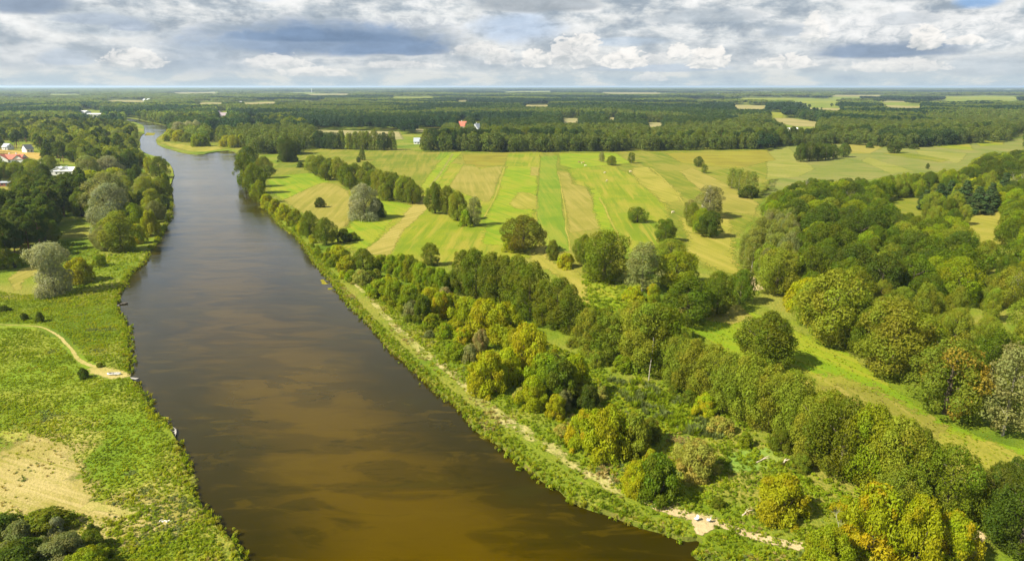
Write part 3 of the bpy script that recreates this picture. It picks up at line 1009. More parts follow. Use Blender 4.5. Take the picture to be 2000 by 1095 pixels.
def crown_points(r, aspect, base, prof, nl, lr, n, jitter=0.55, fill=0.12, updir=0.25, flat=1.0, inner=0.62):
    """points on the outer skin of many lobes inside a profile of revolution; height = 1, radius = aspect/2."""
    R = aspect / 2
    C, L = [], []
    ph = r.uniform(0, 6.28, 2)
    for i in range(nl):
        t = (i + r.uniform(0, 1)) / nl
        pr = prof(t)
        ang = i * 2.39996 + r.uniform(-0.6, 0.6)
        l = lr * r.uniform(0.6, 1.45) * (0.6 + 0.4 * pr)
        bulge = 1 + 0.16 * math.sin(ang * 2 + ph[0] + 3 * t) + 0.13 * math.sin(ang * 3 + ph[1] - 5 * t)
        rad = max(0.0, pr * R * bulge - l * 0.7) * r.uniform(0.7, 1.08)
        C.append((rad * math.cos(ang), rad * math.sin(ang), base + (1 - base) * t * 0.97 + 0.0))
        L.append(l)
    C = np.array(C)
    L = np.array(L)
    C[:, 2] = np.minimum(C[:, 2], 1 - L * flat * r.uniform(0.8, 1.5, nl))
    C[:, 2] = np.maximum(C[:, 2], base + L * flat * 0.5 if base > 0.05 else 0.0)
    tone = r.uniform(0, 1, nl)
    pr_ = L ** 2 / np.sum(L ** 2)
    P, N, K = [], [], []
    got = 0
    while got < n:
        m = n * 2
        k = r.choice(nl, m, p=pr_)
        d = unit(r.normal(size=(m, 3)) + np.array([0, 0, updir]) + unit(C[k] * np.array([1, 1, 0]) + 1e-6) * 0.45)
        p = C[k] + d * (L[k] * np.where(r.uniform(size=m) < 0.14, r.uniform(1.05, 1.30, m), r.uniform(0.80, 1.06, m)))[:, None] * np.array([1, 1, flat])
        # keep the outer skin only
        D = np.linalg.norm((p[:, None, :] - C[None]) / np.array([1, 1, flat]), axis=2) / L[None]
        D[np.arange(m), k] = 9
        ok = (D.min(1) > inner) & (p[:, 2] > max(base * 0.6, 0.004))
        P.append(p[ok])
        N.append(unit(d[ok] + r.normal(size=(ok.sum(), 3)) * jitter + np.array([0, 0, 0.15])))
        K.append(tone[k[ok]])
        got += ok.sum()
    P = np.concatenate(P)[:n]
    N = np.concatenate(N)[:n]
    K = np.concatenate(K)[:n]
    nf = int(n * fill)
    if nf:      # loose leaves inside
        k = r.choice(nl, nf, p=pr_)
        d = unit(r.normal(size=(nf, 3)))
        p = C[k] + d * (L[k] * r.uniform(0.2, 0.8, nf))[:, None]
        P[:nf] = p
        N[:nf] = unit(r.normal(size=(nf, 3)))
        P[:nf, 2] = np.maximum(P[:nf, 2], 0.004)
    return P, N, K


PROFS = {
    'round': lambda t: max(0.05, (1 - abs(2 * t - 0.85) ** 2.4)) ** 0.5 if t < 0.92 else 0.35,
    'dome': lambda t: max(0.05, 1 - t ** 2.2) ** 0.55,
    'ovoid': lambda t: max(0.06, (math.sin(PI * min(1, (t * 0.70 + 0.20))) ** 0.75)),
    'cone': lambda t: 0.06 + 0.98 * (1 - t) ** 0.85,
    'pine': lambda t: max(0.1, math.sin(PI * min(1, t * 0.8 + 0.2)) ** 0.7),
    'waist': lambda t: 0.95 - 0.55 * math.exp(-((t - 0.52) / 0.11) ** 2) if t < 0.9 else 0.6,
    'vase': lambda t: 0.55 + 0.5 * t if t < 0.8 else 0.7,
}
# kind: aspect, base, profile, lobes, lobe radius, leaves, leaf size, extra
SPEC = {
    'oak': (0.85, 0.08, 'round', 64, 0.118, 14500, 0.0170, dict(jitter=0.6, inner=0.70)),
    'alder': (0.50, 0.04, 'ovoid', 60, 0.078, 12500, 0.0135, dict(flat=1.1, jitter=0.6, inner=0.70)),
    'willow': (0.90, 0.0, 'dome', 64, 0.12, 15000, 0.0135, dict(jitter=0.6, stretch=2.6, inner=0.68, droop=0.35)),
    'twin': (0.62, 0.0, 'waist', 56, 0.115, 13000, 0.0135, dict(jitter=0.6, stretch=2.6, inner=0.68, droop=0.35)),
    'shrub': (1.15, 0.0, 'dome', 46, 0.15, 9500, 0.026, dict(jitter=0.6, stretch=2.4, inner=0.66, droop=-0.5)),
    'pine': (0.48, 0.38, 'pine', 34, 0.08, 5000, 0.017, dict(flat=0.62, stretch=2.4, jitter=0.8)),
    'conifer': (0.52, 0.03, 'cone', 70, 0.072, 6500, 0.018, dict(flat=0.6, stretch=2.6, jitter=0.6)),
    'birch': (0.42, 0.10, 'ovoid', 46, 0.07, 7000, 0.0135, dict(fill=0.25, droop=0.3, stretch=1.8, jitter=0.7, flat=1.2)),
}
NVAR = {'oak': 4, 'alder': 4, 'willow': 3, 'twin': 1, 'shrub': 4, 'pine': 4, 'conifer': 2, 'birch': 3, 'bare': 3}
PROTO = {}          # (kind, lod) -> [(crown mesh, trunk mesh)]


def trunk_mesh(kind, r, aspect, base):
    mb = MB()
    if kind in ('shrub',):
        for k in range(4):
            a = k * 1.6 + r.uniform(0, 1)
            mb.tube([(0.03 * math.cos(a), 0.03 * math.sin(a), -0.03), (0.16 * math.cos(a), 0.16 * math.sin(a), 0.35), (0.28 * math.cos(a), 0.28 * math.sin(a), 0.62)],
                    [0.022, 0.014, 0.005], 5)
    else:
        top = {'pine': 0.93, 'conifer': 0.95, 'birch': 0.9}.get(kind, 0.72)
        rb = {'pine': 0.016, 'conifer': 0.017, 'birch': 0.011, 'willow': 0.04, 'oak': 0.03}.get(kind, 0.02)
        bx, by = r.uniform(-0.02, 0.02, 2)
        mb.tube([(0, 0, -0.02), (bx * 0.5, by * 0.5, 0.25), (bx, by, 0.5), (bx * 1.4, by * 0.6, top)], [rb * 1.25, rb, rb * 0.75, rb * 0.15], 7)
        nl = 7 if kind in ('oak', 'willow', 'twin') else 5
        for k in range(nl):
            z0 = 0.22 + 0.5 * k / nl if kind != 'pine' else 0.45 + 0.4 * k / nl
            a = k * 2.4 + r.uniform(0, 1)
            L = aspect * r.uniform(0.25, 0.38)
            rise = L * r.uniform(0.5, 1.0)
            mb.tube([(bx * z0 * 2, by * z0 * 2, z0), (L * 0.5 * math.cos(a), L * 0.5 * math.sin(a), z0 + rise * 0.6), (L * math.cos(a), L * math.sin(a), z0 + rise)],
                    [rb * 0.5, rb * 0.32, rb * 0.08], 5)
    V = [(x / aspect, y / aspect, z) for x, y, z in mb.V]
    mt = BARK_PINE if kind == 'pine' else (BARK_PALE if kind == 'birch' else BARK)
    return mesh_py(kind + '_trunk', V, mb.F, mt, smooth=True)


def make_proto(kind, lod, mat):
    asp, base, pf, nl, lr, n, sz, ex = SPEC[kind]
    ex = dict(ex)
    stretch = ex.pop('stretch', 1.7)
    droop = ex.pop('droop', 0.0)
    res = []
    for v in range(NVAR[kind] if lod < 2 else 2):
        r = np.random.default_rng(hash_(kind) + 17 * v + 101 * lod)
        k, m = ((1, 1), (0.36, 1.55), (0.016, 6.6), (0.06, 3.6))[lod]
        P, N, K = crown_points(r, asp * r.uniform(0.94, 1.06), base, PROFS[pf], nl if lod < 2 else max(10, nl // 3), lr if lod < 2 else lr * 1.5, max(24, int(n * k)), **ex)
        cm = leaves_mesh(kind + '_crown', P, N, sz * m, r, mat, K, stretch if lod < 2 else 1.3, droop if lod < 2 else 0, asp)
        tm = trunk_mesh(kind, r, asp, base) if lod < 2 else None
        res.append((cm, tm))
    return res


def hash_(s):
    return sum(ord(c) * (i + 7) for i, c in enumerate(s)) % 9973


def bare_proto(v):
    """leafless crown: limbs that fork into a fan of fine pale twigs; unit height, width 0.62 scaled to 1."""
    r = np.random.default_rng(500 + v)
    mb = MB()
    tw = MB()
    asp = 0.62

    def grow(p, d, L, rad, depth):
        q = p + d * L * 0.5 + Vector(r.normal(size=3) * L * 0.05)
        e = p + d * L
        (mb if depth < 3 else tw).tube([p, q, e], [rad, rad * 0.75, rad * 0.5], 5 if depth < 2 else 3, False)
        if depth == 5:
            return
        for _ in range(3 if depth in (1, 2, 3) else 2):
            a = Vector(r.normal(size=3))
            a.z = abs(a.z) * 0.35
            nd = (d + a * (0.5 if depth else 0.42)).normalized()
            grow(e if _ else q, nd, L * r.uniform(0.58, 0.78), rad * 0.55, depth + 1)

    grow(Vector((0, 0, -0.02)), Vector((0.02, 0, 1)).normalized(), 0.36, 0.017, 0)

    def fin(b, nm):
        A = np.array(b.V)
        return A
    A, B = fin(mb, 't'), fin(tw, 'c')
    zt = max(A[:, 2].max(), B[:, 2].max())
    xr = np.abs(np.r_[A[:, :2].ravel(), B[:, :2].ravel()]).max() * 2
    for X in (A, B):
        X[:, 2] /= zt
        X[:, :2] /= xr
    return (mesh_py('bare_crown', B, tw.F, BARK_PALE), mesh_py('bare_trunk', A, mb.F, BARK_PALE))


for kd in SPEC:
    PROTO[kd, 0] = make_proto(kd, 0, LEAF)
    PROTO[kd, 1] = make_proto(kd, 1, LEAF)
PROTO['bare', 0] = PROTO['bare', 1] = [bare_proto(v) for v in range(3)]

# ------------------------------------------------------------------ tints (leaf base colours)
G1 = (0.132, 0.164, 0.007)
G2 = (0.112, 0.155, 0.006)
G3 = (0.205, 0.235, 0.016)
DK = (0.080, 0.112, 0.008)
BG = (0.20, 0.248, 0.006)
YG = (0.30, 0.315, 0.006)
YL = (0.41, 0.385, 0.008)
PY = (0.38, 0.355, 0.06)
OR = (0.27, 0.24, 0.022)
SV = (0.285, 0.295, 0.16)
SO = (0.205, 0.22, 0.068)
PN = (0.076, 0.108, 0.011)
BP = (0.072, 0.112, 0.032)
BI = (0.205, 0.232, 0.034)
PK = (0.31, 0.27, 0.09)
OL = (0.165, 0.17, 0.011)
PALE = (0.5, 0.48, 0.42)
TREES = []      # dicts


def add(kind, bx, by, top, wpx, tint, label=None, region=None, group=None):
    x, y = ground(bx, by)
    h = height_for(x, y, top)
    d = project(x, y, 0)[2]
    wd = wpx * d / FPX
    TREES.append(dict(kind=kind, x=x, y=y, h=h, w=wd, tint=tint, label=label, region=region, group=group, px=bx, py=by, top=top, wpx=wpx, hand=True))


# ---- left bank
add('twin', 108, 573, 474, 66, SV, 'silver leaved willow with a pinched waist standing alone in the left bank grass')
add('shrub', 158, 550, 503, 54, YG, 'yellow green bush just right of the lone silver willow')
add('shrub', 194, 520, 497, 28, BG, 'small green bush between the yellow green bush and the river')
add('shrub', 79, 628, 609, 17, DK, 'small dark bush standing just above the bend of the footpath')
add('shrub', 48, 624, 611, 13, DK, 'smallest dark bush by the start of the left bank footpath')
add('shrub', 8, 608, 596, 20, DK, 'low dark bush in the grass at the left picture edge above the footpath')
add('shrub', 164, 738, 718, 20, DK, 'dark bush in the grass below the footpath, left of the white boat')
add('shrub', 195, 716, 708, 14, OL, 'low brown green tussock bush at the end of the footpath')
add('alder', 238, 490, 412, 62, G3, 'olive green tree at the near end of the grove by the left bank')
add('oak', 206, 488, 440, 38, SO, 'grey green low tree left of the olive tree at the end of the grove')
add('shrub', 272, 475, 436, 30, YL, 'small yellow tree at the water edge of the left bank grove')
add('willow', 215, 420, 337, 100, SO, 'largest willow on the left bank, a broad olive silver dome')
add('willow', 222, 452, 357, 86, SV, 'silver willow standing in front of the largest willow dome')
add('willow', 215, 345, 304, 52, SV, 'pale silver willow beyond the largest willow dome')
add('willow', 176, 352, 303, 50, SO, 'olive silver willow right of the white roofed house')
add('oak', 270, 370, 322, 28, DK, 'dark upright tree on the shore right of the pale silver willow')
add('oak', 313, 347, 305, 36, G1, 'green tree at the tip of the left shore where the river widens')
add('alder', 292, 338, 306, 20, YG, 'yellow green slender tree on the left shore grass')
add('alder', 318, 392, 345, 32, G1, 'green tree on the left shore below the shore tip')
add('alder', 303, 428, 368, 38, G3, 'olive tree leaning over the left shore water')
add('oak', 262, 452, 395, 46, BG, 'bright green rounded tree right of the silver willows')
add('shrub', 296, 460, 410, 34, YG, 'yellow green bush at the left water edge below the olive tree')
add('oak', 286, 396, 345, 32, G3, 'pale olive tree between the willow dome and the shore')
add('shrub', 326, 374, 338, 20, BG, 'bright green bush on the left shore directly at the water')
add('shrub', 320, 408, 380, 22, DK, 'dark bush hanging over the left shore water')
add('shrub', 160, 418, 393, 24, YG, 'bright yellow green bush in the dark gap left of the silver willows')
add('shrub', 30, 522, 494, 32, BG, 'light green bush at the edge of the dark grove above the track')
add('shrub', 53, 497, 477, 24, YG, 'small yellow green bush below the dark left grove')
add('shrub', 130, 545, 525, 26, DK, 'dark green bush behind the lone silver willow')
# bottom left scrub
add('shrub', 8, 1040, 1006, 64, DK, 'dark bush at the left picture edge beside the dry trodden grass')
add('shrub', 95, 1030, 996, 84, G1, 'green bush at the upper rim of the bottom left scrub')
add('shrub', 40, 1052, 1018, 52, SO, 'small grey green bush inside the dark bottom left scrub')
add('shrub', 125, 1096, 1048, 92, SO, 'grey green bush with pale twigs in the bottom left scrub')
add('shrub', 182, 1072, 1036, 54, G1, 'green bush at the right rim of the bottom left scrub')
add('shrub', 40, 1115, 1062, 110, DK, 'large dark green bush at the bottom left corner')
add('shrub', 112, 1040, 1010, 34, SV, 'little silvery bush on top of the bottom left scrub')
add('shrub', 175, 1115, 1072, 80, BG, 'bright green bush at the bottom picture edge on the left bank')
# ---- right bank, far to near
add('oak', 487, 335, 286, 40, DK, 'dark tree at the upper corner of the right river bank')
add('alder', 480, 366, 298, 32, G1, 'upright green tree at the water on the right bank corner')
add('oak', 499, 378, 318, 38, G1, 'rounded green tree on the right bank corner')
add('oak', 508, 396, 352, 30, BG, 'bright green tree at the lower end of the right bank corner trees')
add('oak', 518, 348, 305, 34, OL, 'olive tree behind the right bank corner trees')
add('oak', 562, 316, 266, 36, DK, 'large very dark tree at the upper left end of the meadow')
add('shrub', 553, 316, 298, 20, DK, 'dark bush below the large very dark tree')
add('shrub', 573, 315, 297, 20, G1, 'green bush right of the dark bush at the meadow end')
add('shrub', 587, 327, 316, 14, DK, 'single dark bush on the bright grass near the river bend')
for i, (bx, by, tp, wp, tn) in enumerate([(522, 404, 378, 26, YG), (538, 416, 388, 26, YG), (556, 428, 398, 28, YG), (578, 442, 408, 30, BG), (592, 455, 428, 22, YG)]):
    add('shrub', bx, by, tp, wp, tn, None, 'river edge scrub below the tan hay field', 'river edge scrub bushes')
add('oak', 606, 464, 411, 34, G2, 'dark rounded tree on the bank at the foot of the tan hay field')
add('oak', 638, 478, 424, 36, G2, 'dark rounded tree on the bank right of its look-alike by the hay field')
add('shrub', 672, 472, 446, 28, DK, 'dark bush left of its neighbour beside the stubble field')
add('shrub', 690, 470, 453, 22, G1, 'small green bush between the dark bank bush and the stubble')
row = [(612, 338, 302, 28), (628, 345, 303, 30), (645, 350, 308, 30), (662, 352, 306, 30), (676, 362, 318, 32), (694, 358, 318, 32), (708, 368, 330, 30),
       (718, 345, 315, 24), (728, 372, 332, 34), (742, 382, 330, 36), (758, 387, 335, 36), (772, 390, 336, 38), (788, 394, 342, 36), (806, 398, 352, 32), (798, 387, 345, 30), (816, 390, 360, 22),
       (636, 352, 318, 22), (684, 370, 336, 22), (752, 392, 358, 26)]
for i, q in enumerate(row):
    add('oak', *q, G1 if i % 3 else G3, None, 'tree row by the silver willow', 'trees of the row across the meadow')
add('willow', 712, 428, 358, 66, SV, 'pale silver willow in front of the tree row across the meadow')
add('shrub', 737, 424, 388, 36, DK, 'dark bush pressed against the right side of the pale silver willow')
add('alder', 708, 313, 292, 12, DK, 'tiny dark upright tree alone behind the meadow tree row')
add('shrub', 700, 317, 306, 8, DK, 'tiny dark bush beside the tiny upright tree behind the meadow row')
add('shrub', 625, 405, 385, 19, DK, 'single round bush on the tan hay field')
add('oak', 850, 417, 356, 36, G1, 'leftmost tree of the clump right of the straw stubble')
add('oak', 875, 418, 362, 36, G1, 'taller middle tree of the clump right of the straw stubble')
add('oak', 893, 430, 373, 42, G3, 'light olive tree right of the middle in the clump by the stubble')
add('shrub', 912, 441, 408, 32, BG, 'bright green low bush at the foot of the clump by the stubble')
add('birch', 927, 441, 384, 32, SO, 'grey green slim tree at the right end of the clump by the stubble')
add('oak', 1022, 492, 420, 72, OL, 'brownish olive tree at the lower end of the meadow strips')
add('shrub', 1000, 490, 455, 42, YG, 'yellow green bush at the left foot of the brownish olive tree')
add('oak', 1245, 434, 404, 38, G2, 'round bushy tree alone in the middle of the large meadow')
add('oak', 1194, 323, 304, 20, G1, 'round tree with a pale grass ring at the back of the meadow')
add('birch', 1175, 316, 296, 13, SO, 'thin grey tree left of the round tree at the back of the meadow')
add('birch', 1233, 319, 297, 16, G1, 'narrow dark tree on the reddish grass at the back of the meadow')
add('oak', 1364, 326, 305, 17, DK, 'dark tree of the pair at the top of the tan strip')
add('birch', 1375, 338, 320, 14, G1, 'lighter tree of the pair at the top of the tan strip')
for q in [(1428, 368, 326, 22), (1442, 372, 328, 22), (1455, 378, 332, 22), (1468, 382, 334, 20)]:
    add('birch', *q, BI, None, 'birch group on the tan strip', 'birches on the tan strip')
add('shrub', 1462, 386, 362, 38, DK, 'dark bush at the foot of the birch group on the tan strip')
add('birch', 1382, 425, 362, 52, SO, 'tall birch with a white forked stem right of the large meadow')
add('bare', 1383, 420, 364, 26, PALE, 'white forked leafless top rising from the tall birch by the meadow')
add('birch', 1340, 422, 394, 13, BI, 'slim birch just left of the white forked birch')
add('alder', 1352, 442, 395, 26, G1, 'green tree between the slim birch and the dark clump')
add('oak', 1370, 456, 406, 36, BG, 'bright green tree in the clump below the white forked birch')
add('oak', 1386, 463, 412, 50, DK, 'dark spreading tree at the foot of the white forked birch')
add('alder', 1298, 472, 427, 42, G2, 'cone shaped green tree at the lower end of the large meadow')
add('oak', 1180, 547, 450, 92, G1, 'broad spreading tree with a dark hollow beside the curved track')
add('oak', 1140, 515, 458, 46, G1, 'green tree at the left shoulder of the broad spreading tree')
add('alder', 1080, 507, 468, 24, G1, 'small upright tree beside the bend of the curved track')
add('shrub', 1105, 522, 494, 38, YG, 'yellow green bush below the small tree at the track bend')
add('birch', 1255, 568, 472, 70, SO, 'grey green tree with pale slanting stems right of the broad tree')
add('oak', 1320, 560, 490, 88, BG, 'rich green round tree right of the grey green tree with pale stems')
add('oak', 1342, 630, 543, 104, G2, 'dark green dome tree casting shade on the bright valley meadow')
add('oak', 1400, 612, 530, 62, G2, 'green tree behind the valley meadow between the dome tree and the sandy spot')
add('oak', 1446, 592, 525, 48, G2, 'dark round tree left of the sandy spot by the birch wood')
add('oak', 1310, 505, 466, 62, G3, 'olive tree behind the rich green round tree')
add('shrub', 1238, 588, 560, 46, YG, 'yellow green bush under the grey green tree with pale stems')
add('alder', 1275, 592, 553, 28, YL, 'small pointed yellow tree beside the dark green dome tree')
add('oak', 1495, 716, 610, 112, G1, 'big round tree standing free in the bright valley meadow')
# centre alders
for q in [(905, 574, 488, 46), (930, 582, 484, 50), (960, 592, 492, 52), (985, 598, 498, 54), (1012, 608, 500, 60), (1036, 624, 512, 60), (1060, 634, 545, 50), (1090, 642, 540, 60), (1112, 650, 556, 56)]:
    add('alder', *q, G1, None, 'dense alder stand left of the curved track', 'alders left of the curved track')
add('alder', 842, 518, 474, 31, G1, 'tall slender tree standing up out of the bush row below the stubble')
for q in [(745, 522, 497, 38), (765, 532, 497, 38), (785, 542, 495, 38), (802, 548, 497, 38), (822, 555, 510, 38), (842, 562, 520, 38), (862, 572, 523, 38), (882, 567, 530, 36)]:
    add('shrub', *q, BG, None, 'bush row below the stubble field', 'bushes below the stubble field')
add('oak', 710, 530, 484, 44, G1, 'round dark green tree at the river end of the bush row')
for i, q in enumerate([(1150, 692, 600, 54), (1172, 695, 606, 60), (1196, 702, 612, 58), (1218, 698, 618, 52), (1240, 712, 585, 66), (1290, 732, 592, 74)]):
    add('alder', *q, G1 if i % 2 else G3, None, 'alder line along the valley meadow', 'alders along the valley meadow')
add('alder', 1264, 728, 588, 80, G3, 'alder with a long bare white stem in the line by the valley meadow')
for q in [(1322, 748, 655, 74), (1352, 763, 660, 76), (1388, 778, 672, 80), (1422, 803, 690, 84), (1456, 818, 690, 86), (1500, 838, 712, 88), (1540, 853, 724, 84)]:
    add('oak', *q, G3, None, 'stand below the free round tree', 'grey olive trees below the round tree')
for i, q in enumerate([(1590, 902, 772, 92), (1640, 928, 776, 112), (1690, 952, 790, 112), (1742, 978, 812, 104), (1778, 990, 836, 84), (1612, 872, 762, 90)]):
    add('oak', *q, (G3, G1, BG)[i % 3], None, 'dense leafy block below the dry valley grass', 'trees of the dense leafy block')
add('oak', 1842, 1018, 870, 104, G1, 'separate tall tree right of the dense leafy block')
add('oak', 1945, 1003, 903, 72, DK, 'dark tree at the near edge of the dry valley grass, bottom right')
add('oak', 1990, 1080, 945, 120, DK, 'largest dark tree in the bottom right corner')
add('shrub', 1925, 1030, 965, 64, G1, 'green bush left of the dark bottom right trees')
add('oak', 1995, 965, 893, 66, DK, 'dark tree cut by the right picture edge beside the dry grass')
add('shrub', 1702, 1075, 948, 120, YL, 'yellow leaved tree with an orange top near the bottom edge')
add('shrub', 1785, 1098, 970, 96, YG, 'yellow green tree right of the yellow leaved tree')
add('shrub', 1855, 1092, 1000, 88, YL, 'yellow tree beside the sandy path at the bottom right')
add('shrub', 1648, 1010, 968, 46, YL, 'small golden bush left of the yellow leaved tree')
add('bare', 1636, 1040, 1000, 46, PALE, 'low leafless bush with pale twigs left of the yellow leaved tree')
add('shrub', 1620, 1098, 1030, 90, BG, 'green bush at the bottom edge left of the yellow leaved tree')
# scrub willows
SCR = [('shrub', 862, 620, 568, 44, YL, 'bright yellow bush at the left end of the yellow scrub'), ('shrub', 870, 596, 560, 36, PK, 'pinkish pale bush above the bright yellow bush'),
       ('shrub', 706, 555, 526, 36, PY, 'wheat coloured bush by the river below the round dark green tree'),
       ('shrub', 803, 614, 587, 34, SO, 'grey green ball shaped bush by the dry bank strip'),
       ('shrub', 940, 684, 642, 32, PK, 'pinkish dry bush in the middle of the yellow scrub'),
       ('shrub', 905, 668, 640, 38, YL, 'pale yellow bush left of the pinkish dry bush'),
       ('shrub', 918, 705, 672, 36, SO, 'dark grey green bush below the pale yellow bush'),
       ('shrub', 1140, 875, 800, 64, YL, 'orange yellow bush at the near end of the yellow scrub'),
       ('shrub', 1182, 888, 796, 100, YG, 'yellow green bush beside the orange yellow bush'),
       ('shrub', 1235, 882, 806, 78, G3, 'olive bush right of the yellow green bush near the reeds'),
       ('shrub', 1282, 972, 888, 90, G2, 'dark green bush right above the sandy river path'),
       ('shrub', 1240, 960, 900, 60, YG, 'yellow green bush left of the dark green bush above the sandy path'),
       ('shrub', 1357, 927, 860, 86, PY, 'pale yellow rounded bush in the reedy grass'),
       ('shrub', 1376, 812, 768, 46, YL, 'small orange yellow bush against the grey olive trees'),
       ('shrub', 1408, 842, 815, 50, PY, 'faded yellow low bush under the grey olive trees'),
       ('shrub', 1525, 1004, 930, 104, YG, 'low yellow green dome bush left of the yellow leaved tree'),
       ('shrub', 1150, 800, 752, 50, DK, 'dark bush with grey twigs between the scrub and the reeds'),
       ('shrub', 1100, 800, 760, 40, SO, 'grey bush left of the dark bush in the scrub'),
       ('shrub', 1270, 860, 815, 40, OL, 'brown green bush with grey twigs above the pale yellow bush')]
for s in SCR:
    add(*s)
for q, tn in [((912, 645, 580, 74), YG), ((948, 655, 583, 84), YG), ((985, 660, 590, 74), YG), ((880, 610, 572, 40), YG), ((955, 765, 686, 74), YG), ((990, 745, 680, 64), YG), ((1030, 725, 630, 84), YG),
              ((1062, 765, 690, 84), BG), ((1092, 785, 700, 84), G1), ((1122, 775, 690, 64), YG), ((1040, 795, 735, 60), YG), ((1085, 815, 770, 44), YG), ((1010, 690, 640, 60), YG)]:
    add('shrub', *q, tn, None, 'yellow willow scrub by the river', 'willow scrub bushes')
for q, tn in [((740, 578, 545, 52), BG), ((770, 594, 545, 54), BG), ((800, 606, 556, 54), BG), ((826, 630, 575, 42), G1), ((842, 606, 560, 52), YG), ((680, 530, 498, 40), YG), ((662, 508, 478, 34), YG), ((724, 552, 528, 30), G1), ((758, 566, 540, 30), YG),
              ((870, 660, 630, 40), BG), ((890, 700, 670, 44), BG), ((845, 645, 612, 40), BG)]:
    add('shrub', *q, tn, None, 'bank bushes by the dry strip', 'green bank bushes')
# ---- right wood features
add('oak', 1622, 668, 528, 136, G3, 'largest light olive oak at the front of the right wood')
add('oak', 1737, 730, 584, 144, G3, 'broad light green oak right of the largest oak at the wood front')
add('oak', 1690, 695, 600, 70, G1, 'green tree wedged between the two big oaks of the wood front')
add('oak', 1845, 808, 660, 134, OR, 'oak with brown orange autumn leaves at the wood front')
add('birch', 1958, 850, 672, 96, SO, 'grey green birch with bare white top twigs at the right wood edge')
add('bare', 1664, 425, 372, 40, PALE, 'pale leafless tree with a fan shaped crown, the biggest in the wood')
add('bare', 1567, 398, 345, 28, PALE, 'slim pale leafless tree at the left back of the right wood')
add('bare', 1990, 388, 333, 40, PALE, 'pale leafless tree at the right picture edge beside the pines')
add('bare', 1896, 588, 528, 30, PALE, 'dead tree with white branches inside the right wood')
add('bare', 1981, 580, 528, 20, PALE, 'small dead white tree by the right picture edge')
add('birch', 1640, 502, 455, 18, BI, 'slim birch with a white stem inside the right wood')
for q in [(1805, 410, 370, 34), (1832, 402, 358, 40), (1852, 398, 352, 38), (1880, 407, 352, 46), (1905, 418, 364, 46), (1930, 412, 356, 36), (1955, 398, 336, 38), (1862, 416, 372, 40)]:
    add('conifer', *q, BP, None, 'clump by the wood clearing', 'conifers beside the clearing')
for q in [(1563, 316, 279, 24), (1580, 315, 277, 26), (1597, 314, 278, 26), (1612, 312, 280, 24), (1627, 310, 282, 20)]:
    add('oak', *q, DK, None, 'tree block on the right meadow', 'trees of the block on the right meadow')
add('oak', 1647, 307, 279, 22, DK, 'dark tree just right of the tree block on the right meadow')
add('oak', 1746, 299, 275, 28, DK, 'broad dark round tree alone on the right meadow')
add('shrub', 1698, 289, 277, 13, DK, 'small dark bush left of the broad round tree on the right meadow')
add('shrub', 1721, 287, 278, 8, DK, 'tiny bush between the small bush and the broad round tree')
add('shrub', 1785, 291, 281, 16, DK, 'low dark bush right of the broad round tree on the right meadow')
add('oak', 1962, 268, 240, 18, DK, 'left dark tree of the pair on the far right field')
add('oak', 1974, 270, 242, 18, DK, 'right dark tree of the pair on the far right field')
add('alder', 1887, 276, 258, 14, DK, 'small dark tree before the forest edge on the right meadow')
add('alder', 1936, 276, 262, 12, DK, 'little dark tree at the right end of the forest edge')
add('oak', 1811, 330, 318, 6, DK, 'tiny dark bush on the striped right meadow')
# peninsula
for q, tn, kd in [((352, 258, 239, 26), SV, 'willow'), ((372, 257, 238, 26), SV, 'willow'), ((386, 257, 237, 18), SV, 'willow')]:
    add(kd, q[0], q[1] + 12, q[2] - 2, q[3] + 6, tn, None, 'pale silver willows on the peninsula', 'silver willows on the peninsula')
for q, tn in [((336, 272, 252, 22), YG), ((350, 276, 254, 24), YG), ((366, 278, 258, 24), G1), ((385, 286, 262, 26), BG), ((398, 286, 264, 24), G1), ((408, 276, 255, 20), DK), ((436, 274, 257, 12), DK), ((444, 287, 264, 26), YG), ((458, 288, 264, 24), YG),
              ((474, 286, 262, 24), YG), ((486, 280, 256, 22), YG), ((430, 262, 248, 18), YG), ((452, 266, 250, 20), YG), ((472, 270, 250, 20), BG), ((325, 276, 262, 14), YG)]:
    add('shrub', *q, tn, None, 'scrub on the river peninsula', 'peninsula scrub bushes')

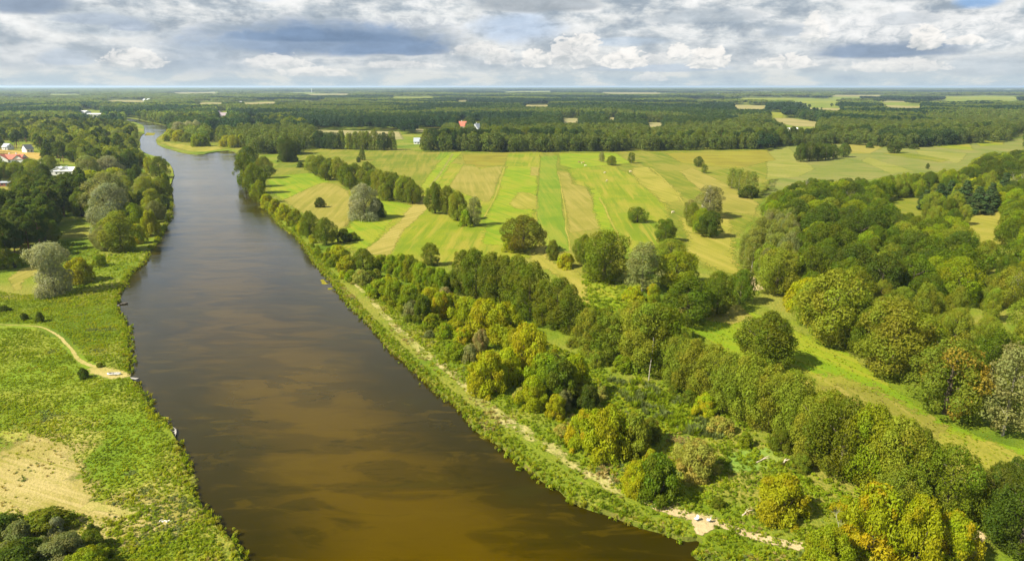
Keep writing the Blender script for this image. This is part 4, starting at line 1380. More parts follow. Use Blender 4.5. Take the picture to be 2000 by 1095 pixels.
# ------------------------------------------------------------------ filled woods
CLEAR = [RIVER_PX, MEADOW, [(1500, 293), (1545, 285), (1650, 282), (1760, 290), (1900, 280), (1960, 278), (2010, 250), (2010, 290), (1905, 300), (1880, 325), (1800, 335), (1755, 335), (1700, 350), (1560, 350), (1480, 380)],
         [(1345, 650), (1390, 618), (1435, 605), (1500, 622), (1570, 660), (1660, 700), (1720, 745), (1800, 795), (1930, 862), (2010, 882), (2010, 960), (1900, 965), (1800, 885), (1720, 830), (1600, 760), (1500, 740), (1420, 690)],
         [(1730, 400), (1788, 386), (1796, 418), (1745, 416)], [(1890, 416), (1955, 412), (1958, 470), (1890, 462)], [(0, 290), (86, 300), (84, 312), (56, 309), (48, 303), (0, 300)],
         [(4, 304), (48, 298), (48, 312), (4, 318)], [(8, 277), (24, 277), (22, 292), (8, 292)], [(45, 282), (66, 282), (64, 296), (45, 296)], [(108, 318), (154, 318), (152, 337), (110, 338)],
         [(0, 350), (36, 350), (32, 364), (8, 380), (0, 382)], [(42, 358), (72, 334), (76, 340), (50, 362)], [(88, 340), (112, 336), (110, 344), (84, 352)], [(1464, 538), (1488, 562), (1476, 566)],
         [(312, 281), (345, 292), (400, 296), (430, 292), (380, 286), (330, 279)], [(410, 264), (432, 258), (430, 285), (412, 288)],
         [(804, 264), (832, 264), (828, 279), (804, 279)], [(893, 236), (915, 236), (915, 248), (893, 248)], [(922, 241), (944, 241), (943, 254), (922, 254)], [(766, 262), (826, 262), (824, 289), (768, 289)],
         [(157, 214), (200, 216), (198, 224), (157, 221)], [(424, 217), (448, 217), (446, 230), (424, 230)], [(1530, 246), (1560, 246), (1558, 254), (1530, 254)],
         [(120, 430), (160, 418), (170, 470), (140, 475), (150, 500), (110, 475)], [(955, 244), (964, 244), (964, 250), (955, 250)], [(488, 233), (506, 233), (504, 243), (490, 243)]] + FAR_FIELDS
CLEAR += [[(1266, 984), (1345, 1000), (1402, 1004), (1640, 1070), (1640, 1082), (1400, 1036), (1372, 1050), (1345, 1035), (1266, 996)], [(1170, 735), (1260, 742), (1330, 790), (1390, 840), (1400, 872), (1310, 858), (1230, 825)], [(1400, 880), (1500, 880), (1560, 930), (1480, 925), (1420, 920)],
          [(1125, 520), (1200, 560), (1235, 600), (1160, 595), (1135, 565)], [(1060, 490), (1125, 535), (1140, 590), (1100, 545), (1055, 515)]]
CLEAR_BB = [(min(p[0] for p in c), max(p[0] for p in c), min(p[1] for p in c), max(p[1] for p in c)) for c in CLEAR]


def blocked(px, y0, y1, half):
    """does a tree whose picture runs from y0 (top) to y1 (base) cover ground the photo shows?"""
    for c, (a, b_, t, u) in zip(CLEAR, CLEAR_BB):
        if px + half < a or px - half > b_ or y1 < t or y0 > u:
            continue
        for yy in (y0 + (y1 - y0) * 0.06, y0 + (y1 - y0) * 0.3, y0 + (y1 - y0) * 0.55, y0 + (y1 - y0) * 0.8, y1):
            for xx in (px - half * 0.7, px + half * 0.7):
                if inside(xx, yy, c):
                    return True
    return False


RG = random.Random(21)
TAKEN = [(t['x'], t['y'], t['w']) for t in TREES]


def fill(vis, sp, kinds, hrange, region, group, n_try=60000, maxn=400, wk=1.0):
    """scatter trees whose crowns show inside the photo polygon vis; sp = spacing in metres; kinds = [(kind, tint, weight)]."""
    xs_ = [p[0] for p in vis]
    ys_ = [p[1] for p in vis]
    # candidate ground area: rows of the polygon pushed down by a crown height
    grid = {}
    for (x, y, wd) in TAKEN:
        grid.setdefault((int(x // sp), int(y // sp)), []).append((x, y, wd))
    out = 0
    wts = [k[2] for k in kinds]
    # sample ground uniformly over the bounding trapezoid
    c0 = [ground(px, py) for px, py in vis]
    x0, x1 = min(p[0] for p in c0), max(p[0] for p in c0)
    y0, y1 = min(p[1] for p in c0) * 0.86, max(p[1] for p in c0)
    area = (x1 - x0) * (y1 - y0)
    n_try = int(min(n_try, area / (sp * sp) * 9))
    for _ in range(n_try):
        x, y = RG.uniform(x0, x1), RG.uniform(y0, y1)
        kd, tn, _w = RG.choices(kinds, wts)[0]
        hh = RG.uniform(*hrange) * (1.08 if kd == 'pine' else 1)
        px, py, d = project(x, y, 0)
        _, pt, _ = project(x, y, hh)
        if not inside(px, pt * 0.62 + py * 0.38, vis):
            continue
        asp = SPEC[kd][0] * RG.uniform(0.85, 1.15) * wk
        wd = hh * asp
        gx, gy = int(x // sp), int(y // sp)
        bad = False
        for i in (-1, 0, 1):
            for j in (-1, 0, 1):
                for (a, b_, w2) in grid.get((gx + i, gy + j), ()):
                    if (a - x) ** 2 + (b_ - y) ** 2 < max(sp, 0.36 * (w2 + wd) if sp > 4 else sp) ** 2:
                        bad = True
                        break
        if bad or blocked(px, pt, py, 0.5 * wd * FPX / d):
            continue
        if inside(x, y, RIVER_T):
            continue
        grid.setdefault((gx, gy), []).append((x, y, wd))
        TAKEN.append((x, y, wd))
        TREES.append(dict(kind=kd, x=x, y=y, h=hh, w=wd, tint=tn, label=None, region=region, group=group, px=px, py=py, top=pt, wpx=wd * FPX / d, hand=False))
        out += 1
        if out >= maxn:
            break
    return out


# left grove of dark pines and broadleaves
fill([(-40, 380), (40, 352), (95, 338), (150, 335), (170, 352), (165, 405), (140, 420), (125, 455), (128, 478), (90, 492), (60, 490), (30, 510), (-40, 530)], 6.0,
     [('pine', PN, 5), ('oak', DK, 3), ('oak', G1, 2), ('pine', (0.088, 0.125, 0.012), 2)], (15, 21), 'dark grove on the left bank', 'trees of the dark left grove')
fill([(-40, 312), (50, 312), (74, 322), (70, 342), (45, 350), (-40, 350)], 7.5, [('oak', G1, 4), ('oak', G3, 2), ('oak', DK, 3), ('alder', G3, 2)], (12, 18), 'wood before the red roofed house', 'trees before the red roofed house')
fill([(76, 308), (160, 296), (262, 290), (285, 300), (300, 310), (262, 330), (200, 330), (150, 325), (112, 322), (80, 338)], 7.5,
     [('oak', G1, 3), ('pine', PN, 3), ('birch', BI, 2), ('oak', G3, 3), ('oak', DK, 2)], (14, 20), 'wood round the white roof', 'trees around the white roofed house', maxn=170)
fill([(150, 340), (262, 335), (285, 345), (300, 380), (322, 400), (300, 440), (262, 470), (200, 470), (165, 430), (165, 360)], 7, [('oak', G3, 3), ('oak', SO, 1), ('shrub', YG, 1), ('oak', DK, 2)], (10, 15), 'willow grove on the left shore', 'trees of the left shore grove', maxn=40)
fill([(-40, 228), (120, 232), (240, 236), (262, 244), (268, 262), (280, 300), (160, 298), (92, 303), (60, 296), (-40, 286)], 10,
     [('pine', PN, 6), ('oak', G1, 3), ('oak', G3, 2), ('birch', BI, 1), ('willow', SO, 0.5)], (16, 22), 'forest beyond the left houses', 'trees of the mixed left forest', maxn=520)
# right wood
RW = [(1478, 400), (1500, 372), (1560, 352), (1600, 345), (1650, 352), (1690, 340), (1770, 345), (1850, 330), (1890, 310), (1960, 292), (2040, 285), (2040, 865), (1930, 842), (1860, 815), (1790, 760), (1740, 720), (1690, 690), (1640, 655), (1580, 640), (1545, 610), (1500, 590), (1470, 560), (1430, 500), (1450, 470)]
fill([(1405, 455), (1440, 430), (1540, 425), (1552, 460), (1530, 520), (1500, 560), (1470, 540), (1430, 500)], 5.0, [('birch', BI, 6), ('birch', SO, 2), ('oak', G3, 1)], (14, 19), 'birch wood left of the right wood', 'birches of the birch wood', maxn=70)
fill([(1478, 400), (1500, 372), (1560, 352), (1650, 355), (1720, 345), (1740, 390), (1725, 420), (1780, 450), (1850, 440), (1900, 470), (1900, 540), (1560, 520), (1540, 460), (1500, 440)], 8.5,
     [('oak', DK, 4), ('oak', G2, 4), ('oak', BG, 2), ('oak', G3, 1)], (15, 20), 'dark back wood', 'trees of the dark back wood', maxn=110)
fill([(1770, 350), (1850, 330), (1890, 310), (1960, 292), (2040, 285), (2040, 420), (1960, 410), (1960, 340), (1860, 345), (1800, 370)], 8.5, [('oak', DK, 5), ('oak', G2, 2), ('oak', BG, 2)], (15, 20), 'wood behind the conifers', 'trees behind the conifer clump', maxn=60)
fill([(1960, 360), (2040, 340), (2040, 560), (1965, 540), (1960, 470)], 8.5, [('oak', BG, 4), ('oak', G2, 2)], (14, 18), 'bright wood at the picture edge', 'bright trees at the right edge', maxn=24)
fill(RW, 7.0, [('oak', G1, 3), ('oak', G3, 4), ('oak', BG, 2), ('oak', G2, 3), ('alder', G3, 1.5), ('shrub', YG, 0.7), ('oak', YG, 0.5)], (9.5, 17), 'light front wood', 'trees of the light front wood', maxn=210, wk=0.88)
fill([(1180, 590), (1250, 590), (1330, 640), (1420, 700), (1530, 760), (1560, 800), (1480, 800), (1360, 740), (1230, 690)], 6, [('oak', G3, 3), ('shrub', BG, 2), ('alder', G1, 2)], (8, 14), 'belt behind the alder line', 'trees behind the alder line', maxn=9)
fill([(1560, 760), (1640, 790), (1760, 850), (1800, 980), (1700, 960), (1600, 900)], 6, [('oak', G3, 3), ('oak', G1, 2)], (9, 13), 'dense leafy block below the dry valley grass', 'trees of the dense leafy block', maxn=8)
fill([(690, 515), (880, 575), (1000, 625), (1130, 690), (1280, 800), (1420, 850), (1420, 880), (1300, 870), (1240, 930), (1050, 810), (900, 700), (760, 590)], 5.2,
     [('shrub', BG, 3), ('shrub', YG, 5), ('shrub', G1, 2), ('shrub', G3, 1.5), ('shrub', SO, 0.7), ('shrub', PY, 0.4)], (1.6, 4.0), 'low scrub above the dry strip', 'low scrub bushes on the right bank', maxn=60, wk=0.95)
fill([(1240, 900), (1420, 880), (1560, 940), (1640, 1010), (1680, 1095), (1500, 1060), (1330, 1000)], 8, [('shrub', BG, 3), ('shrub', YG, 3), ('shrub', G1, 1)], (1.2, 2.6), 'low bushes above the sandy path', 'low bushes above the sandy path', maxn=36)
fill([(1130, 590), (1200, 590), (1260, 610), (1240, 640), (1160, 620)], 5, [('shrub', BG, 3), ('shrub', G1, 2)], (2, 4), 'hollow by the curved track', 'bushes in the hollow by the track', maxn=14)
fill([(1100, 660), (1180, 690), (1300, 740), (1420, 810), (1540, 860), (1600, 930), (1500, 880), (1380, 830), (1240, 750)], 5.5, [('shrub', BG, 3), ('shrub', G1, 3), ('shrub', G3, 2)], (2.5, 5), 'foot of the alder line', 'bushes at the foot of the alders', maxn=12)
fill([(500, 370), (600, 455), (660, 500), (720, 540), (700, 560), (620, 490), (540, 430), (488, 380)], 5, [('shrub', YG, 3), ('shrub', BG, 3)], (2, 5), 'bushes along the right river edge', 'river edge bushes', maxn=40)
fill([(-40, 1010), (110, 1000), (190, 1030), (215, 1075), (200, 1130), (-40, 1130)], 3.2, [('shrub', DK, 3), ('shrub', G1, 3), ('shrub', SO, 1.5), ('shrub', BG, 1)], (1.6, 3.0), 'bottom left scrub', 'low bushes of the bottom left scrub', maxn=22)
# tree lines behind the meadow


def tree_line(pts, sp, rows, depth, kinds, hr, region, group):
    P = [Vector(ground(*p)) for p in pts]
    for rrow in range(rows):
        Q = resample(P, sp, False)
        for q in Q:
            x = q.x + RG.uniform(-0.3, 0.3) * sp
            y = q.y + rrow * depth + RG.uniform(-0.3, 0.3) * depth
            kd, tn, _ = RG.choices(kinds, [k[2] for k in kinds])[0]
            hh = RG.uniform(*hr)
            px, py, d = project(x, y, 0)
            pt = project(x, y, hh)[1]
            wd = hh * SPEC[kd][0] * RG.uniform(0.85, 1.15)
            if rrow and blocked(px, pt, py, 0.3 * wd * FPX / d):
                continue
            TAKEN.append((x, y, wd))
            TREES.append(dict(kind=kd, x=x, y=y, h=hh, w=wd, tint=tn, label=None, region=region, group=group, px=px, py=py, top=pt, wpx=wd * FPX / d, hand=False))


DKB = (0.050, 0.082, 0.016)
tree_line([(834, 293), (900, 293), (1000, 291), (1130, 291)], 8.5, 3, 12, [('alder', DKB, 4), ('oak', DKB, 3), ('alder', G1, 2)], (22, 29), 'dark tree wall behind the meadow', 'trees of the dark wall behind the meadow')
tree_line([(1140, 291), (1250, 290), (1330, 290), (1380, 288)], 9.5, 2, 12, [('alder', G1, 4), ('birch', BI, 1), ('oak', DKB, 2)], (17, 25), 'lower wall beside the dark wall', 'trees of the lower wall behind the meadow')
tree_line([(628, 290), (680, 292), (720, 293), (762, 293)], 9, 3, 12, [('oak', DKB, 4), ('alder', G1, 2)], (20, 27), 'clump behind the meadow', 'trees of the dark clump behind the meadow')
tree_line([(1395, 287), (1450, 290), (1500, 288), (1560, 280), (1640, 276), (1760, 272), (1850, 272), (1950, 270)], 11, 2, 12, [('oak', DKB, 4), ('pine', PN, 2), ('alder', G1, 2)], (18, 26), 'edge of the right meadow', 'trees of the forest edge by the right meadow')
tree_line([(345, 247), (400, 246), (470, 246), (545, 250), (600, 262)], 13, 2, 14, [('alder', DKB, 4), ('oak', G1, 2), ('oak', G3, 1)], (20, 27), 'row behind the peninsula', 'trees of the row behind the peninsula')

# ------------------------------------------------------------------ which trees show
VW, VH = 1000, 548
cov = np.zeros((VH, VW), bool)
for t in sorted(TREES, key=lambda q: q['y']):
    cx, w2 = t['px'] / 2, max(1.0, t['wpx'] / 4)
    y0, y1 = t['top'] / 2, t['py'] / 2
    cyy, h2 = (y0 + y1) / 2, max(1.0, (y1 - y0) / 2)
    ax0, ax1 = int(max(0, cx - w2)), int(min(VW, cx + w2 + 1))
    ay0, ay1 = int(max(0, cyy - h2)), int(min(VH, cyy + h2 + 1))
    t['seen'] = 0
    if ax1 <= ax0 or ay1 <= ay0:
        continue
    yy, xx = np.mgrid[ay0:ay1, ax0:ax1]
    e = ((xx + 0.5 - cx) / w2) ** 2 + ((yy + 0.5 - cyy) / h2) ** 2 <= 1
    sub = cov[ay0:ay1, ax0:ax1]
    t['seen'] = int((e & ~sub).sum())
    sub |= e
NAME = {'oak': 'broadleaf_tree', 'alder': 'alder_tree', 'willow': 'willow_tree', 'twin': 'willow_tree', 'shrub': 'shrub', 'pine': 'pine_tree', 'conifer': 'conifer_tree', 'birch': 'birch_tree', 'bare': 'leafless_tree'}
CAT = {'broadleaf_tree': 'tree', 'alder_tree': 'tree', 'willow_tree': 'willow', 'shrub': 'shrub', 'pine_tree': 'pine', 'conifer_tree': 'conifer', 'birch_tree': 'birch', 'leafless_tree': 'bare tree'}
singles, mass = [], []
per = {}
for t in sorted(TREES, key=lambda q: -q['seen'] - (1e6 if q['hand'] else 0)):
    nm = NAME[t['kind']]
    if (t['seen'] >= 9 or t['hand'] and t['seen'] >= 3) and per.get(nm, 0) < 298:
        per[nm] = per.get(nm, 0) + 1
        singles.append(t)
    else:
        mass.append(t)

# ------------------------------------------------------------------ labels for the unnamed ones: look + place
TW = [(G1, 'green'), (G2, 'deep green'), (G3, 'light olive'), (DK, 'dark green'), (BG, 'bright green'), (YG, 'yellow green'), (YL, 'yellow'), (PY, 'pale yellow'), (OR, 'orange brown'),
      (SV, 'silver'), (SO, 'grey green'), (PN, 'dark'), (BP, 'blue green'), (BI, 'light olive'), (OL, 'brown green'), (DKB, 'dark green'), ((0.088, 0.125, 0.012), 'mid green'), (PK, 'pinkish')]
KW = {'oak': 'tree', 'alder': 'upright tree', 'willow': 'willow', 'shrub': 'bush', 'pine': 'pine', 'conifer': 'conifer', 'birch': 'birch', 'bare': 'bare tree'}
ORD = ['', 'second ', 'third ', 'fourth ', 'fifth ', 'sixth ', 'seventh ', 'eighth ', 'ninth ', 'tenth ', 'eleventh ', 'twelfth ']
SHORT = {}
byreg = {}
for t in singles:
    if not t['label']:
        tw = next((n for c, n in TW if c == t['tint']), 'green')
        t['look'] = f"{tw} {KW[t['kind']]}"
        byreg.setdefault((t['region'], t['look']), []).append(t)
for (reg, look), L in byreg.items():
    if len(L) == 1:
        L[0]['label'] = f"the only {look} of the {reg}"
        continue
    L.sort(key=lambda q: q['top'])
    k = max(1, math.ceil(len(L) / 12))
    per_row = math.ceil(len(L) / k)
    for i in range(k):
        Rw = sorted(L[i * per_row:(i + 1) * per_row], key=lambda q: q['px'])
        for j, t in enumerate(Rw):
            o_ = f"{ORD[j]}{look} from left" if j else f"leftmost {look}"
            if k == 1:
                t['label'] = f"{o_} in the {reg}"
            else:
                rw = 'back tier' if i == 0 else ('front tier' if i == k - 1 else f"{ORD[i].strip()} tier")
                t['label'] = f"{o_}, {rw}, {reg}"

for t in singles:
    r = np.random.default_rng(int(abs(t['x'] * 13 + t['y'] * 7)) + 3)
    lod = 0 if (t['py'] - t['top'] > 34 and t['wpx'] > 22) else 1
    PL = PROTO[t['kind'], lod]
    cm, tm = PL[r.integers(len(PL))]
    nm = NAME[t['kind']]
    root = obj(nm, None, None, None, t['label'], CAT[nm], t['group'], (t['x'], t['y'], -0.05), r.uniform(0, 2 * PI))
    root.scale = (t['w'], t['w'], t['h'])
    f = r.uniform(0.86, 1.14)
    s = r.uniform(-0.07, 0.07)
    tint = (t['tint'][0] * f * (1 + s), t['tint'][1] * f, t['tint'][2] * f, {OR: 0.15, YL: 0.45, PK: 0.6, PY: 0.7, OL: 0.7}.get(t['tint'], 1.0))
    c = obj('crown', cm, root)
    c.color = tint
    if t['py'] - t['top'] > 8:
        obj('trunk', tm, root)
    if t['label'] and 'bare white stem' in t['label']:
        root.rotation_euler = (0, 0, 0)
        obj('stem', MB().tube([(-0.05, -0.44, 0.0), (-0.04, -0.46, 0.2), (0.0, -0.44, 0.4), (0.02, -0.36, 0.58)], [0.014, 0.012, 0.010, 0.005], 7).mesh('stem', BARK_PALE), root)

# ------------------------------------------------------------------ scatter of uncountable things


def scatter(name, protos, P, rot, scl, tint, idx, label=None, cat=None):
    """one object of kind stuff: copies of protos on points."""
    coll = bpy.data.collections.new(name + '_kinds')
    for i, me in enumerate(protos):
        o = bpy.data.objects.new(f'{name}_{i:02d}', me)
        coll.objects.link(o)
    me = bpy.data.meshes.new(name)
    n = len(P)
    me.vertices.add(n)
    me.vertices.foreach_set('co', np.asarray(P, np.float32).ravel())
    for an, typ, arr, key in (('rot', 'FLOAT', rot, 'value'), ('idx', 'INT', idx, 'value'), ('scl', 'FLOAT_VECTOR', scl, 'vector'), ('tint', 'FLOAT_VECTOR', tint, 'vector')):
        a = me.attributes.new(an, typ, 'POINT')
        a.data.foreach_set(key, np.asarray(arr, np.int32 if typ == 'INT' else np.float32).ravel())
    o = obj(name, me, kind='stuff', label=label, cat=cat)
    ng = bpy.data.node_groups.new(name, 'GeometryNodeTree')
    ng.interface.new_socket('Geometry', in_out='INPUT', socket_type='NodeSocketGeometry')
    ng.interface.new_socket('Geometry', in_out='OUTPUT', socket_type='NodeSocketGeometry')
    N = ng.nodes
    gi, go = N.new('NodeGroupInput'), N.new('NodeGroupOutput')
    ci = N.new('GeometryNodeCollectionInfo')
    ci.inputs['Collection'].default_value = coll
    ci.inputs['Separate Children'].default_value = True
    ci.inputs['Reset Children'].default_value = True
    ip = N.new('GeometryNodeInstanceOnPoints')
    ip.inputs['Pick Instance'].default_value = True

    def na(nm_, typ):
        q = N.new('GeometryNodeInputNamedAttribute')
        q.data_type = typ
        q.inputs['Name'].default_value = nm_
        return next(s_ for s_ in q.outputs if s_.enabled and s_.name == 'Attribute')
    cx = N.new('ShaderNodeCombineXYZ')
    ng.links.new(na('rot', 'FLOAT'), cx.inputs[2])
    ng.links.new(gi.outputs[0], ip.inputs['Points'])
    ng.links.new(ci.outputs[0], ip.inputs['Instance'])
    ng.links.new(na('idx', 'INT'), ip.inputs['Instance Index'])
    ng.links.new(cx.outputs[0], ip.inputs['Rotation'])
    ng.links.new(na('scl', 'FLOAT_VECTOR'), ip.inputs['Scale'])
    ng.links.new(ip.outputs[0], go.inputs[0])
    md = o.modifiers.new('scatter', 'NODES')
    md.node_group = ng
    return o


# hidden and surplus trees of the woods: one mass
KM = ['oak', 'alder', 'pine', 'birch', 'shrub', 'willow', 'conifer']
MP, KI = [], {}
for kd in KM:
    for lod in (1, 2, 3):
        KI[kd, lod] = len(MP)
        MP += [c for c, _ in make_proto(kd, lod, LEAF_I)][:2]
P, R_, S_, T_, I_ = [], [], [], [], []


def mass_tree(x, y, h, wd, kd, tn, lod, r):
    P.append((x, y, 0))
    R_.append(r.uniform(0, 2 * PI))
    S_.append((wd, wd, h))
    f = r.uniform(0.85, 1.15)
    T_.append(tuple(c * f for c in tn))
    I_.append(KI[kd if kd in KM else 'willow', lod] + r.randrange(2))


for t in mass:
    mass_tree(t['x'], t['y'], t['h'], t['w'], t['kind'], t['tint'], 1 if t['y'] < 700 else 3, RG)

# far forest, single crowns out to 2.6 km
FOREST_VIS = [(-60, 176), (2060, 176), (2060, 262), (1950, 276), (1560, 286), (1400, 292), (820, 292), (800, 296), (600, 292), (540, 300), (480, 262), (345, 249), (285, 237), (240, 230), (-60, 238)]


def vnoise(x, y, seed):
    """cheap value noise 0..1"""
    xi, yi = np.floor(x).astype(int), np.floor(y).astype(int)
    fx, fy = x - xi, y - yi
    fx = fx * fx * (3 - 2 * fx)
    fy = fy * fy * (3 - 2 * fy)

    def h(a, b_):
        v = np.sin(a * 127.1 + b_ * 311.7 + seed * 74.7) * 43758.5453
        return v - np.floor(v)
    return (h(xi, yi) * (1 - fx) + h(xi + 1, yi) * fx) * (1 - fy) + (h(xi, yi + 1) * (1 - fx) + h(xi + 1, yi + 1) * fx) * fy


def px_arrays(X, Y, Z):
    cp, sp = math.cos(PITCH), math.sin(PITCH)
    zz = Z - H
    d = Y * cp - zz * sp
    return 1000 + FPX * X / d, 547.5 - FPX * (Y * sp + zz * cp) / d, d


def clear_mask(px, pt, pb):
    bad = np.zeros(len(px), bool)
    for c in CLEAR:
        for f in (0.06, 0.3, 0.55, 0.8, 1.0):
            bad |= inside_np(np.c_[px, pt + (pb - pt) * f], c)
    return bad


def field(n, y0, y1, r):
    # uniform in area over the view wedge
    Y = np.sqrt(r.uniform(y0 ** 2, y1 ** 2, n))
    X = r.uniform(-0.86, 0.86, n) * Y
    return X, Y


r0 = np.random.default_rng(77)
X, Y = field(62000, 820, 2700, r0)
sp_n = vnoise(X / 330 + 3, Y / 420 + 1, 2) * 0.6 + vnoise(X / 120, Y / 160, 5) * 0.4      # forest type; its dark tints also carry painted cloud shade
pale = vnoise(X / 620 + 9, Y / 260, 8) * 0.65 + vnoise(X / 90, Y / 110, 3) * 0.35  # pale stands; their light tint also paints sunlit patches
hgt = r0.uniform(16, 23, len(X)) * (0.85 + 0.3 * vnoise(X / 150, Y / 150, 9))
px, pb, d_ = px_arrays(X, Y, np.zeros_like(X))
_, pt, _ = px_arrays(X, Y, hgt)
ok = inside_np(np.c_[px, pt * 0.8 + pb * 0.2], FOREST_VIS) & ~clear_mask(px, pt, pb)
leftp = px < 470
# do not stand on the numbered trees, in the river or on the river spit
gset = set()
for (a, b_, w_) in TAKEN:
    if b_ > 600:
        for i in (-1, 0, 1):
            for j in (-1, 0, 1):
                gset.add((int(a // 6) + i, int(b_ // 6) + j))
occ = np.array([(int(a // 6), int(b_ // 6)) in gset for a, b_ in zip(X, Y)])
ok &= ~occ & ~inside_np(np.c_[X, Y], RIVER_T)
for i in np.nonzero(ok)[0]:
    if pale[i] > 0.55:
        kd, tn = ('birch', (0.135, 0.165, 0.030)) if RG.random() < 0.4 else ('oak', (0.115, 0.150, 0.022))
    elif sp_n[i] > 0.42:
        kd, tn = 'pine', (0.033, 0.066, 0.022)  # tint darkened and blued, painting in cloud shade and haze
    else:
        kd, tn = 'oak', ((0.046, 0.080, 0.018) if RG.random() < 0.65 else (0.070, 0.105, 0.018))
    if leftp[i] and RG.random() < 0.35:
        tn = tuple(c * 1.55 for c in tn)
    asp = SPEC[kd][0]
    mass_tree(X[i], Y[i], hgt[i], hgt[i] * asp * 1.25 if kd == 'pine' else hgt[i] * asp * 0.9, kd, tn, 3 if Y[i] < 1500 else 2, RG)
scatter('forest', MP, P, R_, S_, T_, I_, 'dense mixed forest filling the plain behind the numbered trees'.replace('numbered ', 'front '), 'forest')

# forest beyond: canopy clumps
FAR_P = []
for v in range(4):
    r = np.random.default_rng(900 + v)
    mbP, mbN, mbK = [], [], []
    for _ in range(46):
        cx_, cy_ = r.uniform(-0.55, 0.55, 2)
        hh = r.uniform(0.7, 1.0)
        q = unit(r.normal(size=(13, 3)) + np.array([0, 0, 0.7]))
        mbP.append(np.c_[cx_ + q[:, 0] * 0.085, cy_ + q[:, 1] * 0.085, hh + q[:, 2] * 0.22 - 0.22])
        mbN.append(unit(q + r.normal(size=q.shape) * 0.3))
        mbK.append(np.full(13, r.uniform()))
    FAR_P.append(leaves_mesh('canopy', np.concatenate(mbP), np.concatenate(mbN), 0.135, r, LEAF_I, np.concatenate(mbK), 1.2))
P, R_, S_, T_, I_ = [], [], [], [], []
for (y0, y1, size, dens, hh) in ((2600, 5200, 62, 1.1, 20), (5000, 11000, 150, 1.0, 24), (10500, 26000, 420, 1.0, 30)):
    n = int(0.86 * (y1 ** 2 - y0 ** 2) / size ** 2 * dens)
    X, Y = field(n, y0, y1, r0)
    px, pb, d_ = px_arrays(X, Y, np.zeros_like(X))
    _, pt, _ = px_arrays(X, Y, np.full_like(X, hh))
    half = size * 0.5 * FPX / d_
    bad = np.zeros(n, bool)
    for dx in (-0.9, 0, 0.9):
        bad |= clear_mask(px + dx * half, pt, pb)
    gaps = vnoise(X / (size * 9) + 40, Y / (size * 11), 21) * 0.6 + vnoise(X / (size * 3), Y / (size * 3.5), 22) * 0.4
    big = vnoise(X / (size * 20) + 5, Y / (size * 13), 31) * 0.7 + vnoise(X / (size * 5), Y / (size * 3), 32) * 0.3
    keep = ~bad & (gaps < 0.60)
    for i in np.nonzero(keep)[0]:
        tn = (0.030, 0.060, 0.026) if big[i] < 0.47 else ((0.060, 0.098, 0.024) if big[i] < 0.53 else (0.155, 0.195, 0.036))  # dark stands tinted bluish, with haze and cloud shade put into the colour
        f = RG.uniform(0.88, 1.12)
        P.append((X[i], Y[i], 0))
        R_.append(RG.uniform(0, 2 * PI))
        k = RG.uniform(0.9, 1.15)
        S_.append((size * k, size * k, hh * RG.uniform(0.85, 1.15)))
        T_.append(tuple(c * f for c in tn))
        I_.append(RG.randrange(4))
scatter('far_forest', FAR_P, P, R_, S_, T_, I_, 'far forest belts fading towards the flat horizon', 'forest')
for t in singles:
    if len(t['label'].split()) > 16:
        print('LONG', t['label'])
print('trees', len(TREES), 'singles', len(singles), per, 'mass', len(mass), 'forest', int(ok.sum()), 'clumps', len(P))
#@@PART3
# ------------------------------------------------------------------ herbs and grass tufts
HERB = []
for v in range(5):
    r = np.random.default_rng(40 + v)
    if v < 3:        # leafy herb clump
        n = 30
        d = unit(r.normal(size=(n, 3)) + np.array([0, 0, 0.6]))
        p = d * np.array([0.5, 0.5, 0.75])
        p[:, 2] = abs(p[:, 2]) + 0.05
        HERB.append(leaves_mesh('herb', p, unit(d + r.normal(size=d.shape) * 0.35 + np.array([0, 0, 0.4])), 0.26, r, GRASS_I, r.uniform(0, 1, n), 1.8))
    else:            # upright grass blades
        V, F = [], []
        n = 26
        for k in range(n):
            a = r.uniform(0, 2 * PI)
            rad = r.uniform(0, 0.35)
            b0 = np.array([rad * math.cos(a), rad * math.sin(a), 0])
            lean = r.uniform(0.1, 0.5)
            tip = b0 + np.array([math.cos(a) * lean, math.sin(a) * lean, r.uniform(0.8, 1.3)])
            side = np.array([-math.sin(a), math.cos(a), 0]) * 0.055
            mid = (b0 + tip) / 2 + np.array([0, 0, 0.12])
            V += [b0 - side, mid - side * 1.2, tip, mid + side * 1.2]
            F.append((4 * k, 4 * k + 1, 4 * k + 2, 4 * k + 3))
        HERB.append(mesh_np('grass_tuft', V, F, GRASS_I, {'clump': ('FLOAT', r.uniform(0, 1, len(V)))}))


